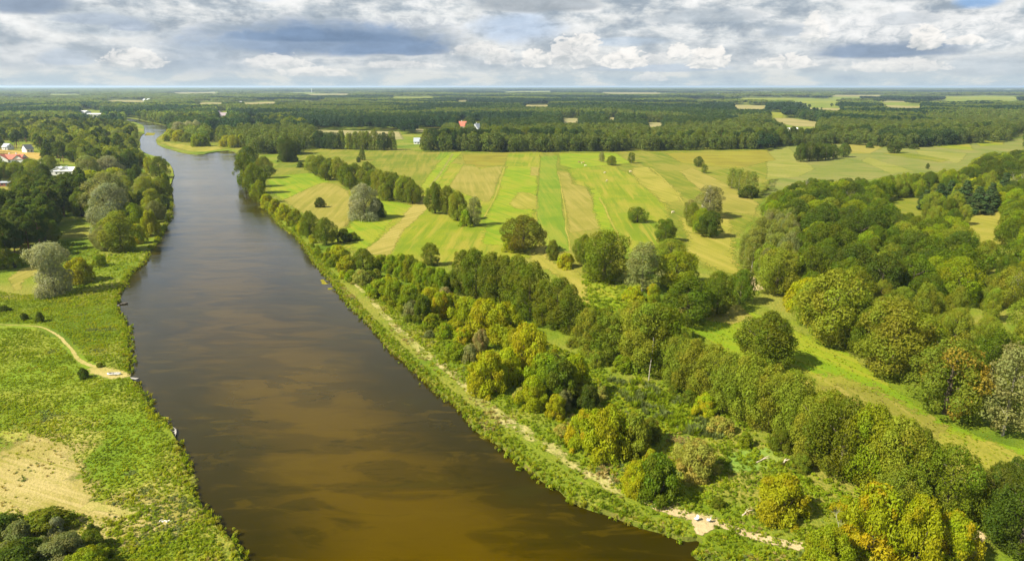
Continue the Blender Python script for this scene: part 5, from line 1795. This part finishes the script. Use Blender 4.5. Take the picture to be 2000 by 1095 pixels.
def herbs(name, poly, dens, size, tints, blades=0.3, label=None, avoid=(), seed=1, patch=7.0, thin=0.0):
    """tufts over a photo polygon; dens per square metre; tints = [(colour, share)] laid in noisy patches."""
    r = np.random.default_rng(seed)
    G = np.array(gpoly(poly))
    x0, y0 = G.min(0)
    x1, y1 = G.max(0)
    n = int((x1 - x0) * (y1 - y0) * dens)
    X, Y = r.uniform(x0, x1, n), r.uniform(y0, y1, n)
    Q = np.c_[X, Y]
    ok = inside_np(Q, [tuple(g) for g in G]) & ~inside_np(Q, RIVER_T)
    for a in avoid:
        ok &= ~inside_np(Q, gpoly(a))
    X, Y = X[ok], Y[ok]
    nz = vnoise(X / patch, Y / patch, seed) * 0.55 + vnoise(X / (patch * 0.35), Y / (patch * 0.35), seed + 3) * 0.45
    if thin:
        k = vnoise(X / 5 + 50, Y / 5, seed + 9) * 0.6 + vnoise(X / 1.7, Y / 1.7, seed + 4) * 0.4 > thin
        X, Y, nz = X[k], Y[k], nz[k]
    n = len(X)
    rank = np.clip((nz - 0.22) / 0.56 + r.normal(size=n) * 0.10, 0, 0.999)
    cum = np.cumsum([s for _, s in tints])
    cum = cum / cum[-1]
    ci = np.searchsorted(cum, rank)
    C = np.array([c for c, _ in tints])[np.minimum(ci, len(tints) - 1)] * r.uniform(0.85, 1.15, (n, 1))
    hs = size * r.uniform(0.55, 1.35, n) * (0.7 + 0.7 * vnoise(X / 4, Y / 4, seed + 7))
    S = np.c_[hs * 1.15, hs * 1.15, hs]
    idx = np.where(r.uniform(size=n) < blades, r.integers(3, 5, n), r.integers(0, 3, n))
    scatter(name, HERB, np.c_[X, Y, np.full(n, -0.03)], r.uniform(0, 2 * PI, n), S, C, idx, label, 'grass')
    return n


HG = (0.195, 0.26, 0.009)
HB = (0.23, 0.295, 0.009)
HY = (0.28, 0.305, 0.012)
HD = (0.15, 0.21, 0.008)
HS = (0.33, 0.27, 0.09)
HGY = (0.165, 0.205, 0.060)
DRY_L = [(-40, 838), (50, 845), (130, 870), (160, 920), (165, 960), (210, 985), (300, 1012), (240, 1012), (120, 1000), (-40, 998)]
PATH_L = [(-20, 630), (80, 632), (120, 650), (150, 678), (172, 705), (215, 716), (248, 726), (250, 738), (215, 742), (175, 732), (150, 708), (130, 685), (105, 662), (75, 643), (-20, 640)]
cnt = 0
cnt += herbs('grass', [(-60, 560), (40, 575), (120, 575), (236, 560), (262, 700), (285, 790), (335, 860), (380, 980), (470, 1130), (-60, 1130)], 3.4, 0.38,
             [(HD, 1), (HG, 4), (HB, 4), (HY, 2.5), (HGY, 1)], 0.3, 'tall green meadow grass and herbs covering the left bank', [DRY_L, PATH_L], 61, patch=9.0)
cnt += herbs('grass', [(300, 985), (345, 960), (400, 1030), (470, 1130), (180, 1130), (200, 1020)], 1.4, 0.55, [(HG, 2), (HB, 3), (HY, 4), (HS, 0.4)], 0.3, 'yellow green weeds by the lower left water edge', [], 67)
cnt += herbs('grass', DRY_L, 0.5, 0.4, [(HY, 3), (HS, 4), (HGY, 1.5)], 0.6, 'sparse straw tufts on the dry trodden patch', [], 62, thin=0.45)
cnt += herbs('grass', [(120, 470), (200, 485), (285, 490), (250, 535), (236, 600), (120, 600), (60, 580), (100, 520)], 0.5, 0.6, [(HG, 3), (HB, 3), (HY, 3)], 0.3, 'green herbs around the lone silver willow', [], 63)
SCRUB = [(655, 505), (720, 545), (900, 580), (1000, 640), (1140, 700), (1300, 790), (1420, 850), (1560, 920), (1660, 1000), (1700, 1130), (1500, 1130), (1350, 1030), (1200, 950), (1050, 850), (900, 745), (760, 620)]
BEACH = [(1340, 1003), (1372, 1003), (1402, 1020), (1392, 1038), (1374, 1060), (1356, 1048), (1346, 1030)]
cnt += herbs('undergrowth', SCRUB, 1.5, 0.58, [(HD, 0.7), (HG, 4), (HB, 4), (HY, 3), (HGY, 0.8), (HS, 0.5)], 0.3, 'weedy undergrowth among the right bank scrub', [BEACH], 64)
cnt += herbs('reeds', [(1180, 740), (1260, 750), (1360, 800), (1420, 860), (1340, 850), (1240, 800)], 0.8, 1.1, [(HGY, 3), (HG, 2), (HB, 2)], 0.9, 'grey green reeds in the hollow between scrub and alders', [], 65)
RSTRIP = [(600, 470), (640, 520), (700, 590), (760, 650), (850, 735), (930, 800), (1040, 880), (1130, 940), (1250, 990), (1345, 1022), (1400, 1040), (1560, 1090), (1560, 1150), (1400, 1100), (1290, 1040), (1170, 990), (1100, 945), (1020, 900), (950, 858), (920, 812), (860, 770), (755, 675), (680, 600), (612, 505)]
cnt += herbs('grass', RSTRIP, 2.6, 0.46, [(HD, 1), (HG, 4), (HB, 3), (HY, 2.5), (HGY, 0.8), (HS, 0.4)], 0.35, 'green sedge belt along the right water edge', [BEACH], 66)
DRYSTRIP = [(700, 555), (760, 612), (830, 680), (900, 735), (960, 788), (1040, 838), (1120, 892), (1200, 938), (1290, 975), (1420, 1010), (1520, 1045), (1500, 1060), (1400, 1030), (1280, 1000), (1190, 965), (1110, 920), (1030, 866), (950, 815), (890, 760), (820, 702), (750, 632)]
cnt += herbs('grass', DRYSTRIP, 0.7, 0.5, [(HS, 2.5), ((0.38, 0.32, 0.13), 1.5), (HY, 3), (HG, 2)], 0.7, 'dry straw coloured grass on the right bank crest', [BEACH], 68, thin=0.42)
cnt += herbs('grass', [(1345, 645), (1390, 612), (1500, 620), (1660, 690), (1800, 795), (2010, 880), (2010, 975), (1900, 985), (1720, 850), (1560, 775), (1430, 700)], 0.5, 0.3,
             [(HG, 1), (HB, 3), (HY, 3), ((0.27, 0.235, 0.06), 1.5)], 0.5, 'short grass tufts on the valley meadow', [], 69)
cnt += herbs('undergrowth', [(1140, 520), (1230, 560), (1340, 640), (1440, 720), (1580, 800), (1760, 880), (1850, 1010), (1900, 1080), (1700, 1100), (1560, 960), (1380, 830), (1200, 720), (1130, 620)], 0.4, 0.9,
             [(HD, 1), (HG, 3), (HB, 3)], 0.2, 'green undergrowth below the alder line', [], 70)
# weeds hanging over both water edges
KEEP = [ground(331, 848), ground(236, 595), ground(252, 737), ground(262, 738), ground(240, 736)]
r = np.random.default_rng(90)
ep, es, et = [], [], []
for B in (bank_l, bank_r):
    for a, c in zip(B, B[1:]):
        if a.y < 40 or a.length > 620:
            continue
        L = (c - a).length
        t = (c - a).normalized()
        for _ in range(int(L * 3.2) + 1):
            q = a.lerp(c, r.uniform())
            off = r.normal() * 0.75
            q = q + Vector((-t.y, t.x)) * off
            ins = inside(q.x, q.y, RIVER_T)
            if any(abs(q.x - k[0]) < 3.2 and abs(q.y - k[1]) < 2.8 for k in KEEP):
                continue
            if abs(q.x - ground(1368, 1050)[0]) < 3.5 and abs(q.y - ground(1368, 1050)[1]) < 4:
                continue
            ep.append((q.x, q.y, -0.55 if ins else -0.1))
            s = r.uniform(0.45, 1.05)
            es.append((s, s, s * r.uniform(0.8, 1.3)))
            et.append((HY, HB, HG, (0.24, 0.23, 0.02), HD)[r.choice(5, p=[0.3, 0.25, 0.2, 0.15, 0.1])])
scatter('bank_weeds', HERB, ep, r.uniform(0, 2 * PI, len(ep)), es, et, r.integers(0, 5, len(ep)), 'weeds and sedges overhanging the river edges', 'weeds')
cnt += len(ep)
print('herbs', cnt)

# floating weed mats
mt_weed = T('floating_weed', (0.10, 0.10, 0.008), (0.165, 0.155, 0.010), (0.20, 0.19, 0.012), (0.24, 0.20, 0.02), big=5, mid=1.5, fine=0.4, edge_noise=1.8, sparse=0.12)
WZ = WATER_Z + 0.03
for k, q in enumerate(([(690, 650), (698, 647), (704, 654), (699, 659), (691, 657)],
                       [(258, 500), (284, 495), (286, 502), (275, 513), (262, 520), (252, 522)], [(286, 259), (304, 260), (300, 264), (282, 265)], [(1330, 1070), (1352, 1074), (1400, 1086), (1380, 1093), (1345, 1084)],
                       [(920, 820), (940, 842), (960, 858), (952, 862), (930, 848), (914, 826)], [(1106, 950), (1130, 972), (1150, 984), (1140, 988), (1112, 968)], [(835, 742), (860, 764), (880, 784), (872, 786), (850, 768), (832, 748)],
                       [(940, 846), (990, 872), (1022, 902), (1012, 906), (970, 880), (938, 856)], [(1045, 912), (1100, 945), (1096, 952), (1060, 934), (1040, 918)], [(625, 540), (650, 566), (646, 570), (624, 546)], [(560, 445), (572, 455), (566, 458), (556, 450)],
                       [(255, 655), (266, 664), (268, 680), (260, 690), (256, 675)], [(262, 690), (276, 720), (270, 740), (262, 725)], [(275, 752), (292, 780), (300, 800), (290, 800), (278, 776)], [(300, 804), (318, 815), (330, 836), (322, 838), (308, 822)],
                       [(372, 945), (384, 970), (396, 1010), (388, 1008), (374, 972)], [(405, 1020), (430, 1050), (452, 1085), (444, 1088), (420, 1052)])):
    sheet('floating_weed', gpoly(q, WZ), mt_weed, WZ, 1.0, step=0.8, jit=0.4, seed=120 + k, world=True, kind='stuff')

# ------------------------------------------------------------------ boats and jetties
M_WHITE = plain('white_boat_paint', (0.74, 0.73, 0.70), 0.4, 0.12, 1.5)
M_GREYWOOD = plain('weathered_wood', (0.30, 0.28, 0.25), 0.85, 0.3, 5)
M_DARKWOOD = plain('dark_wood', (0.10, 0.085, 0.07), 0.85, 0.3, 5)
M_INSIDE = plain('boat_inside', (0.42, 0.41, 0.38), 0.6, 0.25, 3)


def boat(name, label, loc, rz, L, B, D, outer, inner, benches, group=None):
    root = obj(name, None, None, None, label, 'boat', group, loc, rz)
    n, m = 13, 9
    V, F, fm = [], [], []
    for shell in (0, 1):
        k0 = len(V)
        sh = 0.06 * shell
        for i in range(n):
            t = i / (n - 1)
            fw = (math.sin(PI * min(1, 0.16 + t * 0.62)) ** 0.8) if t < 0.55 else max(0.02, (1 - ((t - 0.55) / 0.45) ** 2.2)) ** 0.75 * math.sin(PI * 0.5)
            wd = B / 2 * fw - sh
            wd = max(0.01, wd)
            sheer = D * (1 + 0.35 * t ** 3)
            for j in range(m):
                a = PI * (j / (m - 1) - 0.5)
                x = -L / 2 + L * t
                y = wd * math.sin(a)
                z = sheer * (1 - math.cos(a) ** 0.6) + sh * math.cos(a) + (0.12 * D * t ** 2)
                V.append((x * (1 - 0.01 * shell), y, z))
        for i in range(n - 1):
            for j in range(m - 1):
                a = k0 + i * m + j
                q = (a, a + 1, a + m + 1, a + m)
                F.append(q if shell else tuple(reversed(q)))
                fm.append(shell)
    for i in range(n - 1):
        for j in (0, m - 1):
            a, c = i * m + j, n * m + i * m + j
            F.append((a, a + m, c + m, c))
            fm.append(0)
    F.append(tuple(range(m)))
    fm.append(0)
    obj('hull', mesh_py('hull', V, F, [outer, inner], fm, True), root)
    for s in benches:
        mb = MB().box(-0.13, 0.13, -B * 0.43, B * 0.43, D * 0.62, D * 0.70)
        obj('bench', mb.mesh('bench', M_GREYWOOD), root).location = (s * L, 0, 0)
    mb = MB()
    for s in (-1, 1):
        mb.tube([(-L * 0.46, s * B * 0.25, D * 1.02), (-L * 0.2, s * (B * 0.47), D * 1.02), (L * 0.1, s * B * 0.5, D * 1.05), (L * 0.3, s * B * 0.44, D * 1.15), (L * 0.49, 0.01 * s, D * 1.45)], [0.035] * 5, 5)
    obj('gunwale', mb.mesh('gunwale', outer), root)
    return root


bx_, by_ = ground(223, 732)
boat('rowing_boat', 'white rowing boat pulled up on the grass at the end of the footpath', (bx_, by_, 0.08), 0.12 + PI, 3.6, 1.25, 0.5, M_WHITE, M_INSIDE, (-0.22, 0.12))
bx_, by_ = ground(331, 848, WATER_Z)
boat('rowing_boat', 'grey weathered rowing boat moored against the left bank below the footpath', (bx_ + 0.9, by_, WATER_Z - 0.12), 2.0, 5.2, 1.5, 0.55, M_GREYWOOD, plain('grey_boat_inside', (0.38, 0.37, 0.36), 0.7, 0.5, 4), (-0.25, 0.0, 0.22))
bx_, by_ = ground(239, 594, WATER_Z)
boat('rowing_boat', 'small dark rowing boat at the left bank right of the lone silver willow', (bx_ + 0.3, by_, WATER_Z - 0.1), 0.35, 3.2, 1.1, 0.45, M_DARKWOOD, M_DARKWOOD, (-0.2, 0.15))


def jetty(label, p0, p1, wd):
    a = Vector(ground(*p0, -0.1))
    c = Vector(ground(*p1, -0.1))
    L = (c - a).length
    root = obj('jetty', None, None, None, label, 'jetty', None, (a.x, a.y, -0.1), math.atan2(c.y - a.y, c.x - a.x))
    n = int(L / 0.24)
    pm = MB().box(0.01, 0.225, -wd / 2, wd / 2, 0, 0.05).mesh('plank', M_GREYWOOD)
    for i in range(n):
        o = obj('plank', pm, root)
        o.location = (i * 0.24, 0.02 * math.sin(i * 2.1), 0.012 * math.sin(i * 1.3))
        o.rotation_euler = (0, 0, 0.02 * math.sin(i * 3.7))
    for s in (-1, 1):
        obj('beam', MB().box(0, L, s * wd * 0.38 - 0.05, s * wd * 0.38 + 0.05, -0.13, -0.01).mesh('beam', M_DARKWOOD), root)
    for t in (0.3, 0.97):
        for s in (-1, 1):
            obj('post', MB().tube([(L * t, s * wd * 0.5, -2.2), (L * t, s * wd * 0.5, 0.25)], [0.07, 0.06], 7).mesh('post', M_DARKWOOD), root)


jetty('grey plank jetty reaching into the water beside the white boat', (238, 736), (270, 739.5), 0.9)
jetty('short grey plank jetty beside the small dark rowing boat', (222, 597), (234, 596), 0.7)

# pale stones at the path end, driftwood, beach things
M_STONE = plain('pale_stone', (0.55, 0.52, 0.45), 0.9, 0.2, 4)
rs = random.Random(8)


def stone_mesh(r_):
    bm = bmesh.new()
    bmesh.ops.create_icosphere(bm, subdivisions=1, radius=0.5)
    for v in bm.verts:
        v.co *= 1 + r_.uniform(-0.2, 0.2)
        v.co.z *= 0.6
    me = bpy.data.meshes.new('stone')
    bm.to_mesh(me)
    bm.free()
    me.materials.append(M_STONE)
    return me


for i, nm in enumerate(['first', 'second', 'third', 'fourth', 'fifth', 'sixth']):
    x, y = ground(314 + i * 4.2, 1017 + (i % 2) * 1.6)
    o = obj('stone', stone_mesh(rs), None, None, f'{nm} pale stone from left at the end of the lower left path', 'stone', 'pale stones at the path end', (x, y, 0.12), rs.uniform(0, 6))
    o.scale = (0.6 * rs.uniform(0.8, 1.3), 0.5, 0.5)
M_DRIFT = plain('driftwood', (0.50, 0.42, 0.31), 0.85, 0.25, 5)


def log(label, a, c, rad):
    p, q = Vector((*ground(*a), 0.15)), Vector((*ground(*c), 0.5))
    root = obj('fallen_branch', None, None, None, label, 'branch', None, p)
    d = q - p
    s = d.cross(Vector((0, 0, 1))).normalized()
    obj('stem', MB().tube([(0, 0, 0), d * 0.4 + s * 0.1, d * 0.75 - s * 0.1, d], [rad, rad * 0.8, rad * 0.6, rad * 0.25], 6).mesh('stem', M_DRIFT), root)
    obj('side_branch', MB().tube([d * 0.55, d * 0.7 + s * 0.6 + Vector((0, 0, 0.3)), d * 0.8 + s * 1.0 + Vector((0, 0, 0.4))], [rad * 0.5, rad * 0.35, rad * 0.1], 5).mesh('side_branch', M_DRIFT), root)


log('pale fallen branch in the grass right of the sand beach', (1450, 1007), (1462, 996), 0.16)
log('pale fallen branch lying on the reedy grass left of the leafy block', (1474, 905), (1502, 893), 0.14)
log('pale broken stem leaning among the bushes below the white stemmed alder', (1216, 700), (1226, 725), 0.2)
log('broken pale stem at the left foot of the leafy block', (1526, 908), (1537, 897), 0.22)
M_BLUE = plain('pale_blue_cloth', (0.42, 0.54, 0.66), 0.7, 0.1)
M_POLE = plain('grey_metal', (0.35, 0.36, 0.37), 0.5, 0.1)
for (a, lab) in (((1359, 1017), 'pale blue folding chair on the left side of the sand beach'), ((1383, 1019), 'pale blue folding chair on the right side of the sand beach')):
    x, y = ground(*a)
    root = obj('folding_chair', None, None, None, lab, 'chair', None, (x, y, 0.1), -1.2 if a[0] < 1370 else -2.0)
    root.scale = (1.15, 1.15, 1.15)
    obj('seat', MB().box(-0.26, 0.26, -0.25, 0.25, 0.40, 0.44).mesh('seat', M_BLUE), root)
    bk = obj('backrest', MB().box(-0.26, 0.26, -0.02, 0.02, 0, 0.55).mesh('backrest', M_BLUE), root)
    bk.location = (0, 0.26, 0.42)
    bk.rotation_euler = (-0.25, 0, 0)
    for sx in (-1, 1):
        for sy in (-1, 1):
            obj('leg', MB().tube([(sx * 0.25, sy * 0.22, 0.41), (sx * 0.25, -sy * 0.26, 0)], [0.018, 0.018], 5).mesh('leg', M_POLE), root)

# ------------------------------------------------------------------ cattle


def cow_mesh(mat):
    me = bpy.data.meshes.new('cow')
    J = [((0, 0, 1.05), 0.33), ((0.45, 0, 1.08), 0.36), ((-0.45, 0, 1.06), 0.36), ((-0.85, 0, 1.1), 0.27), ((0.85, 0, 1.12), 0.28), ((1.15, 0, 1.05), 0.17), ((1.42, 0, 0.72), 0.14), ((1.60, 0, 0.50), 0.10),
         ((0.62, 0.2, 0.62), 0.12), ((0.62, 0.2, 0.35), 0.08), ((0.62, 0.2, 0.04), 0.07), ((0.62, -0.2, 0.62), 0.12), ((0.66, -0.2, 0.35), 0.08), ((0.66, -0.2, 0.04), 0.07),
         ((-0.72, 0.2, 0.65), 0.15), ((-0.82, 0.2, 0.38), 0.08), ((-0.78, 0.2, 0.04), 0.07), ((-0.72, -0.2, 0.65), 0.15), ((-0.86, -0.2, 0.38), 0.08), ((-0.82, -0.2, 0.04), 0.07),
         ((-1.08, 0, 1.15), 0.06), ((-1.16, 0, 0.6), 0.04), ((1.40, 0.17, 0.84), 0.045), ((1.40, -0.17, 0.84), 0.045)]
    E = [(0, 1), (0, 2), (2, 3), (1, 4), (4, 5), (5, 6), (6, 7), (1, 8), (8, 9), (9, 10), (1, 11), (11, 12), (12, 13), (2, 14), (14, 15), (15, 16), (2, 17), (17, 18), (18, 19), (3, 20), (20, 21), (6, 22), (6, 23)]
    me.from_pydata([j[0] for j in J], E, [])
    o = bpy.data.objects.new('cow', me)
    COL.objects.link(o)
    md = o.modifiers.new('skin', 'SKIN')
    o.modifiers.new('sub', 'SUBSURF').levels = 1
    for v, (_, rd) in zip(me.skin_vertices[0].data, J):
        v.radius = (rd, rd)
    me.skin_vertices[0].data[0].use_root = True
    dg = bpy.context.evaluated_depsgraph_get()
    out = bpy.data.meshes.new_from_object(o.evaluated_get(dg))
    bpy.data.objects.remove(o)
    out.materials.clear()
    out.materials.append(mat)
    return out


M_CREAM = plain('cream_hide', (0.60, 0.50, 0.36), 0.8, 0.12)
M_RED = plain('red_brown_hide', (0.36, 0.19, 0.10), 0.8, 0.15)
cw, cr = cow_mesh(M_CREAM), cow_mesh(M_RED)
for (a, me, rz, lab) in (((1131, 318), cr, 0.3, 'red brown cow at the left of the small herd on the meadow'), ((1136, 320), cw, 1.2, 'cream cow left of the reddish cow in the small herd'), ((1140, 319), cr, 2.2, 'red brown cow at the right of the small herd on the meadow'),
                         ((1143, 325), cw, 0.1, 'cream cow standing nearest in front of the small herd'), ((1181, 339), cw, 0.6, 'cream cow grazing below the round tree with the grass ring'), ((1185, 355), cw, 1.0, 'cream cow grazing alone between the two meadow trees'),
                         ((1231, 337), cw, 0.1, 'cream cow grazing at the top of the yellow grass strip'), ((1314, 417), cw, 0.4, 'cream cow grazing at the right edge of the large meadow')):
    x, y = ground(*a)
    o = obj('cow', me, None, None, lab, 'cow', 'cattle on the meadow', (x, y, 0.1), rz)
    o.scale = (1.15, 1.15, 1.15)

# ------------------------------------------------------------------ houses
WALLW = plain('white_render', (0.72, 0.71, 0.68), 0.8, 0.06)
WALLY = plain('cream_render', (0.62, 0.54, 0.36), 0.8, 0.08)
WALLG = plain('grey_render', (0.48, 0.50, 0.53), 0.8, 0.08)
BRICK = plain('brick_wall', (0.26, 0.10, 0.07), 0.85, 0.2)
RRED = plain('red_roof', (0.36, 0.115, 0.07), 0.7, 0.15)
RGREY = plain('grey_roof', (0.30, 0.33, 0.37), 0.55, 0.12)
RDARK = plain('dark_roof', (0.10, 0.11, 0.12), 0.6, 0.15)
RWHITE = plain('white_metal_roof', (0.66, 0.67, 0.68), 0.45, 0.08)
RMAUVE = plain('mauve_roof', (0.30, 0.24, 0.26), 0.7, 0.1)
GLASS = plain('window_glass', (0.03, 0.04, 0.05), 0.1, 0.1, 2, 0.6)


def house(px, py, wpx, hw, hr, depth, rz, wall, roof, label, chim=0, wings=(), cat='house', name='house', win=True):
    """gabled house: width wpx photo pixels along x at base pixel (px, py); hw wall height, hr ridge rise (m)."""
    x, y = ground(px, py)
    d = project(x, y, 0)[2]
    W = wpx * d / FPX
    root = obj(name, None, None, None, label, cat, None, (x, y, 0), rz)

    def block(W, D, hw, hr, ox, oy, ang):
        M = Matrix.Translation((ox, oy, 0)) @ Matrix.Rotation(ang, 4, 'Z')
        a = W / 2
        b_ = D / 2
        mb = MB()
        V = [(-a, -b_, 0), (a, -b_, 0), (a, b_, 0), (-a, b_, 0), (-a, -b_, hw), (a, -b_, hw), (a, b_, hw), (-a, b_, hw), (-a, 0, hw + hr), (a, 0, hw + hr)]
        mb.add([M @ Vector(v) for v in V], [(0, 1, 5, 4), (2, 3, 7, 6), (1, 2, 6, 9, 5), (3, 0, 4, 8, 7)])
        obj('wall', mb.mesh('wall', wall), root)
        e = 0.5
        th = 0.22
        rb = MB()
        sl = hr / b_
        for s in (-1, 1):
            V = [(-a - e, s * (b_ + e), hw - e * sl + 0.03), (a + e, s * (b_ + e), hw - e * sl + 0.03), (a + e, 0, hw + hr + 0.03), (-a - e, 0, hw + hr + 0.03)]
            V2 = [(vx, vy, vz + th) for vx, vy, vz in V]
            rb.add([M @ Vector(v) for v in V + V2], [(0, 1, 2, 3), (7, 6, 5, 4), (0, 4, 5, 1), (1, 5, 6, 2), (2, 6, 7, 3), (3, 7, 4, 0)])
        ro = obj('roof', rb.mesh('roof', roof), root)
        if win:
            n = max(1, min(5, int(W / 3.5)))
            for k in range(n):
                cx_ = -a + W * (k + 0.5) / n
                wb = MB().box(cx_ - 0.6, cx_ + 0.6, -b_ - 0.04, -b_ + 0.02, hw * 0.35, hw * 0.35 + min(1.4, hw * 0.45))
                wb.V = [tuple(M @ Vector(v)) for v in wb.V]
                obj('window', wb.mesh('window', GLASS), root)
            if hr > 2:
                wb = MB().box(a - 0.02, a + 0.04, -0.6, 0.6, hw + 0.1, hw + 1.3)
                wb.V = [tuple(M @ Vector(v)) for v in wb.V]
                obj('window', wb.mesh('window', GLASS), root)
        return ro
    ro = block(W, depth, hw, hr, 0, 0, 0)
    for (fw, fd, fh, fr, ox, oy, ang) in wings:
        block(fw, fd, fh, fr, ox * W, oy * depth, ang)
    for k in range(chim):
        cx_ = W * (-0.12 + 0.3 * k)
        obj('chimney', MB().box(cx_ - 0.5, cx_ + 0.5, -0.4, 0.4, hw + hr - 0.5, hw + hr + 1.8).mesh('chimney', WALLW), ro)
    db = MB().box(W * 0.12, W * 0.12 + 1.1, -depth / 2 - 0.05, -depth / 2 + 0.02, 0.02, 2.1)
    obj('door', db.mesh('door', RDARK), root)
    return root


house(27, 318, 42, 4.5, 4.5, 13, 0.10, WALLW, RRED, 'large house with a long red roof and two white chimneys behind the left wood', 2, ((9, 14, 4.5, 4.8, -0.34, -0.25, PI / 2), (8, 10, 4.5, 4.0, 0.36, -0.2, PI / 2)))
house(16, 292, 14, 3.5, 4.2, 9, -0.25, WALLW, RGREY, 'white house with a pale grey roof at the left edge beyond the ochre field')
house(55, 297, 13, 4.2, 5.0, 11, 1.05, WALLW, RDARK, 'white gabled house with a dark roof beyond the ochre field', 0)
house(131, 341, 33, 4.0, 3.0, 12, 0.12, WALLW, RWHITE, 'white roofed house half hidden among the dark trees on the left', 0, ((7, 13, 4.2, 3.4, -0.3, -0.15, PI / 2), (6, 10, 4.0, 3.8, 0.05, -0.2, PI / 2)))
house(14, 363, 17, 3.0, 0.7, 6.5, 0.08, BRICK, RGREY, 'low brick shed with a flat grey roof at the left picture edge', 0, (), 'shed', 'shed')
house(-3, 362, 8, 3.2, 0.7, 5, 0.0, BRICK, RGREY, 'brick outbuilding cut by the left picture edge beside the low shed', 0, (), 'shed', 'shed')
house(815, 281, 12, 3.5, 5.0, 11, 0.05, WALLW, RGREY, 'white house with a grey blue roof at the end of the dark tree wall')
house(823.5, 280, 5, 5.5, 4.0, 8, 1.45, WALLY, RMAUVE, 'cream gabled house right beside the grey blue roofed one')
house(904, 252, 15, 6.0, 8.5, 16, -0.15, WALLY, RRED, 'house with a steep orange red roof among the trees behind the meadow', 1)
house(932, 258, 14, 6.5, 8.5, 15, 0.9, WALLG, RGREY, 'pale grey gabled house right of the orange red roof', 1)
house(960, 254, 5, 4, 4, 10, 0.2, WALLW, RRED, 'small distant house with a red roof right of the pale grey house')
house(428, 227, 6, 6, 8, 16, 1.2, WALLW, RMAUVE, 'white gabled house at the left of the far riverside hamlet')
house(438, 230, 14, 6, 7, 16, 0.2, WALLW, RMAUVE, 'long mauve roofed house at the right of the far riverside hamlet', 0)
house(165, 223, 15, 7, 3, 30, 0.0, WALLW, RWHITE, 'long white hall near the far river bend on the left')
house(187, 226, 26, 4.5, 2, 18, 0.12, WALLW, RWHITE, 'low white roofed shed row right of the far long white hall', 0, (), 'shed', 'shed')
house(1537, 256, 10, 4, 1.8, 14, 0.0, WALLW, RWHITE, 'left white roofed barn below the tan field in the forest', 0, (), 'barn', 'barn')
house(1552, 256, 8, 4.5, 1.8, 14, 0.0, WALLW, RWHITE, 'right white roofed barn below the tan field in the forest', 0, (), 'barn', 'barn')
house(494, 240, 9, 4, 3, 16, 0.1, WALLG, RMAUVE, 'brown roofed barn on the small bare plot right of the hamlet', 0, (), 'barn', 'barn')
FARB = [(1300, 190, 11, 'long pale hall far away in the right of centre forest'), (283, 199, 3, 'left white building at the far end of the pale field on the left'), (291, 198.5, 4, 'right white building at the far end of the pale field on the left'),
        (470, 205, 5, 'white building at the far end of the pale field behind the hamlet'), (1045, 192, 4, 'tiny pale building far away near the middle, left one'), (1067, 192, 4, 'tiny pale building far away near the middle, middle one'),
        (1090, 191, 5, 'tiny pale building far away near the middle, right one'), (1404, 184, 4, 'tiny white building far away right of the long pale hall'), (1072, 177, 3, 'tiny white building near the horizon in the middle')]
for (a, b_, wp, lab) in FARB:
    house(a, b_, wp, 9, 6, 25, 0.0, WALLW, RWHITE, lab, 0, (), 'building', 'far_building', False)
# mast
x, y = ground(609, 181)
ms = obj('radio_mast', None, None, None, 'thin pale radio mast rising above the far forest left of centre', 'mast', None, (x, y, 0))
hm = min(74, height_for(x, y, 172))
obj('shaft', MB().tube([(0, 0, 0), (0, 0, hm)], [4.0, 2.6], 5).mesh('shaft', RWHITE), ms)
obj('aerial', MB().tube([(0, 0, hm), (0, 0, hm * 1.12)], [1.5, 1.0], 4).mesh('aerial', RWHITE), ms)

# ------------------------------------------------------------------ haze
hz, b = new_mat('haze_air')
pv = b.n('ShaderNodeVolumePrincipled')
pv.inputs['Color'].default_value = (0.60, 0.78, 1.0, 1)
pv.inputs['Density'].default_value = 4.8e-5
pv.inputs['Anisotropy'].default_value = 0.2
out = b.n('ShaderNodeOutputMaterial')
b.link(pv.outputs[0], out.inputs['Volume'])
obj('haze', MB().box(-66000, 66000, -66000, 66000, -4, 90).mesh('haze', hz), None, 'stuff')
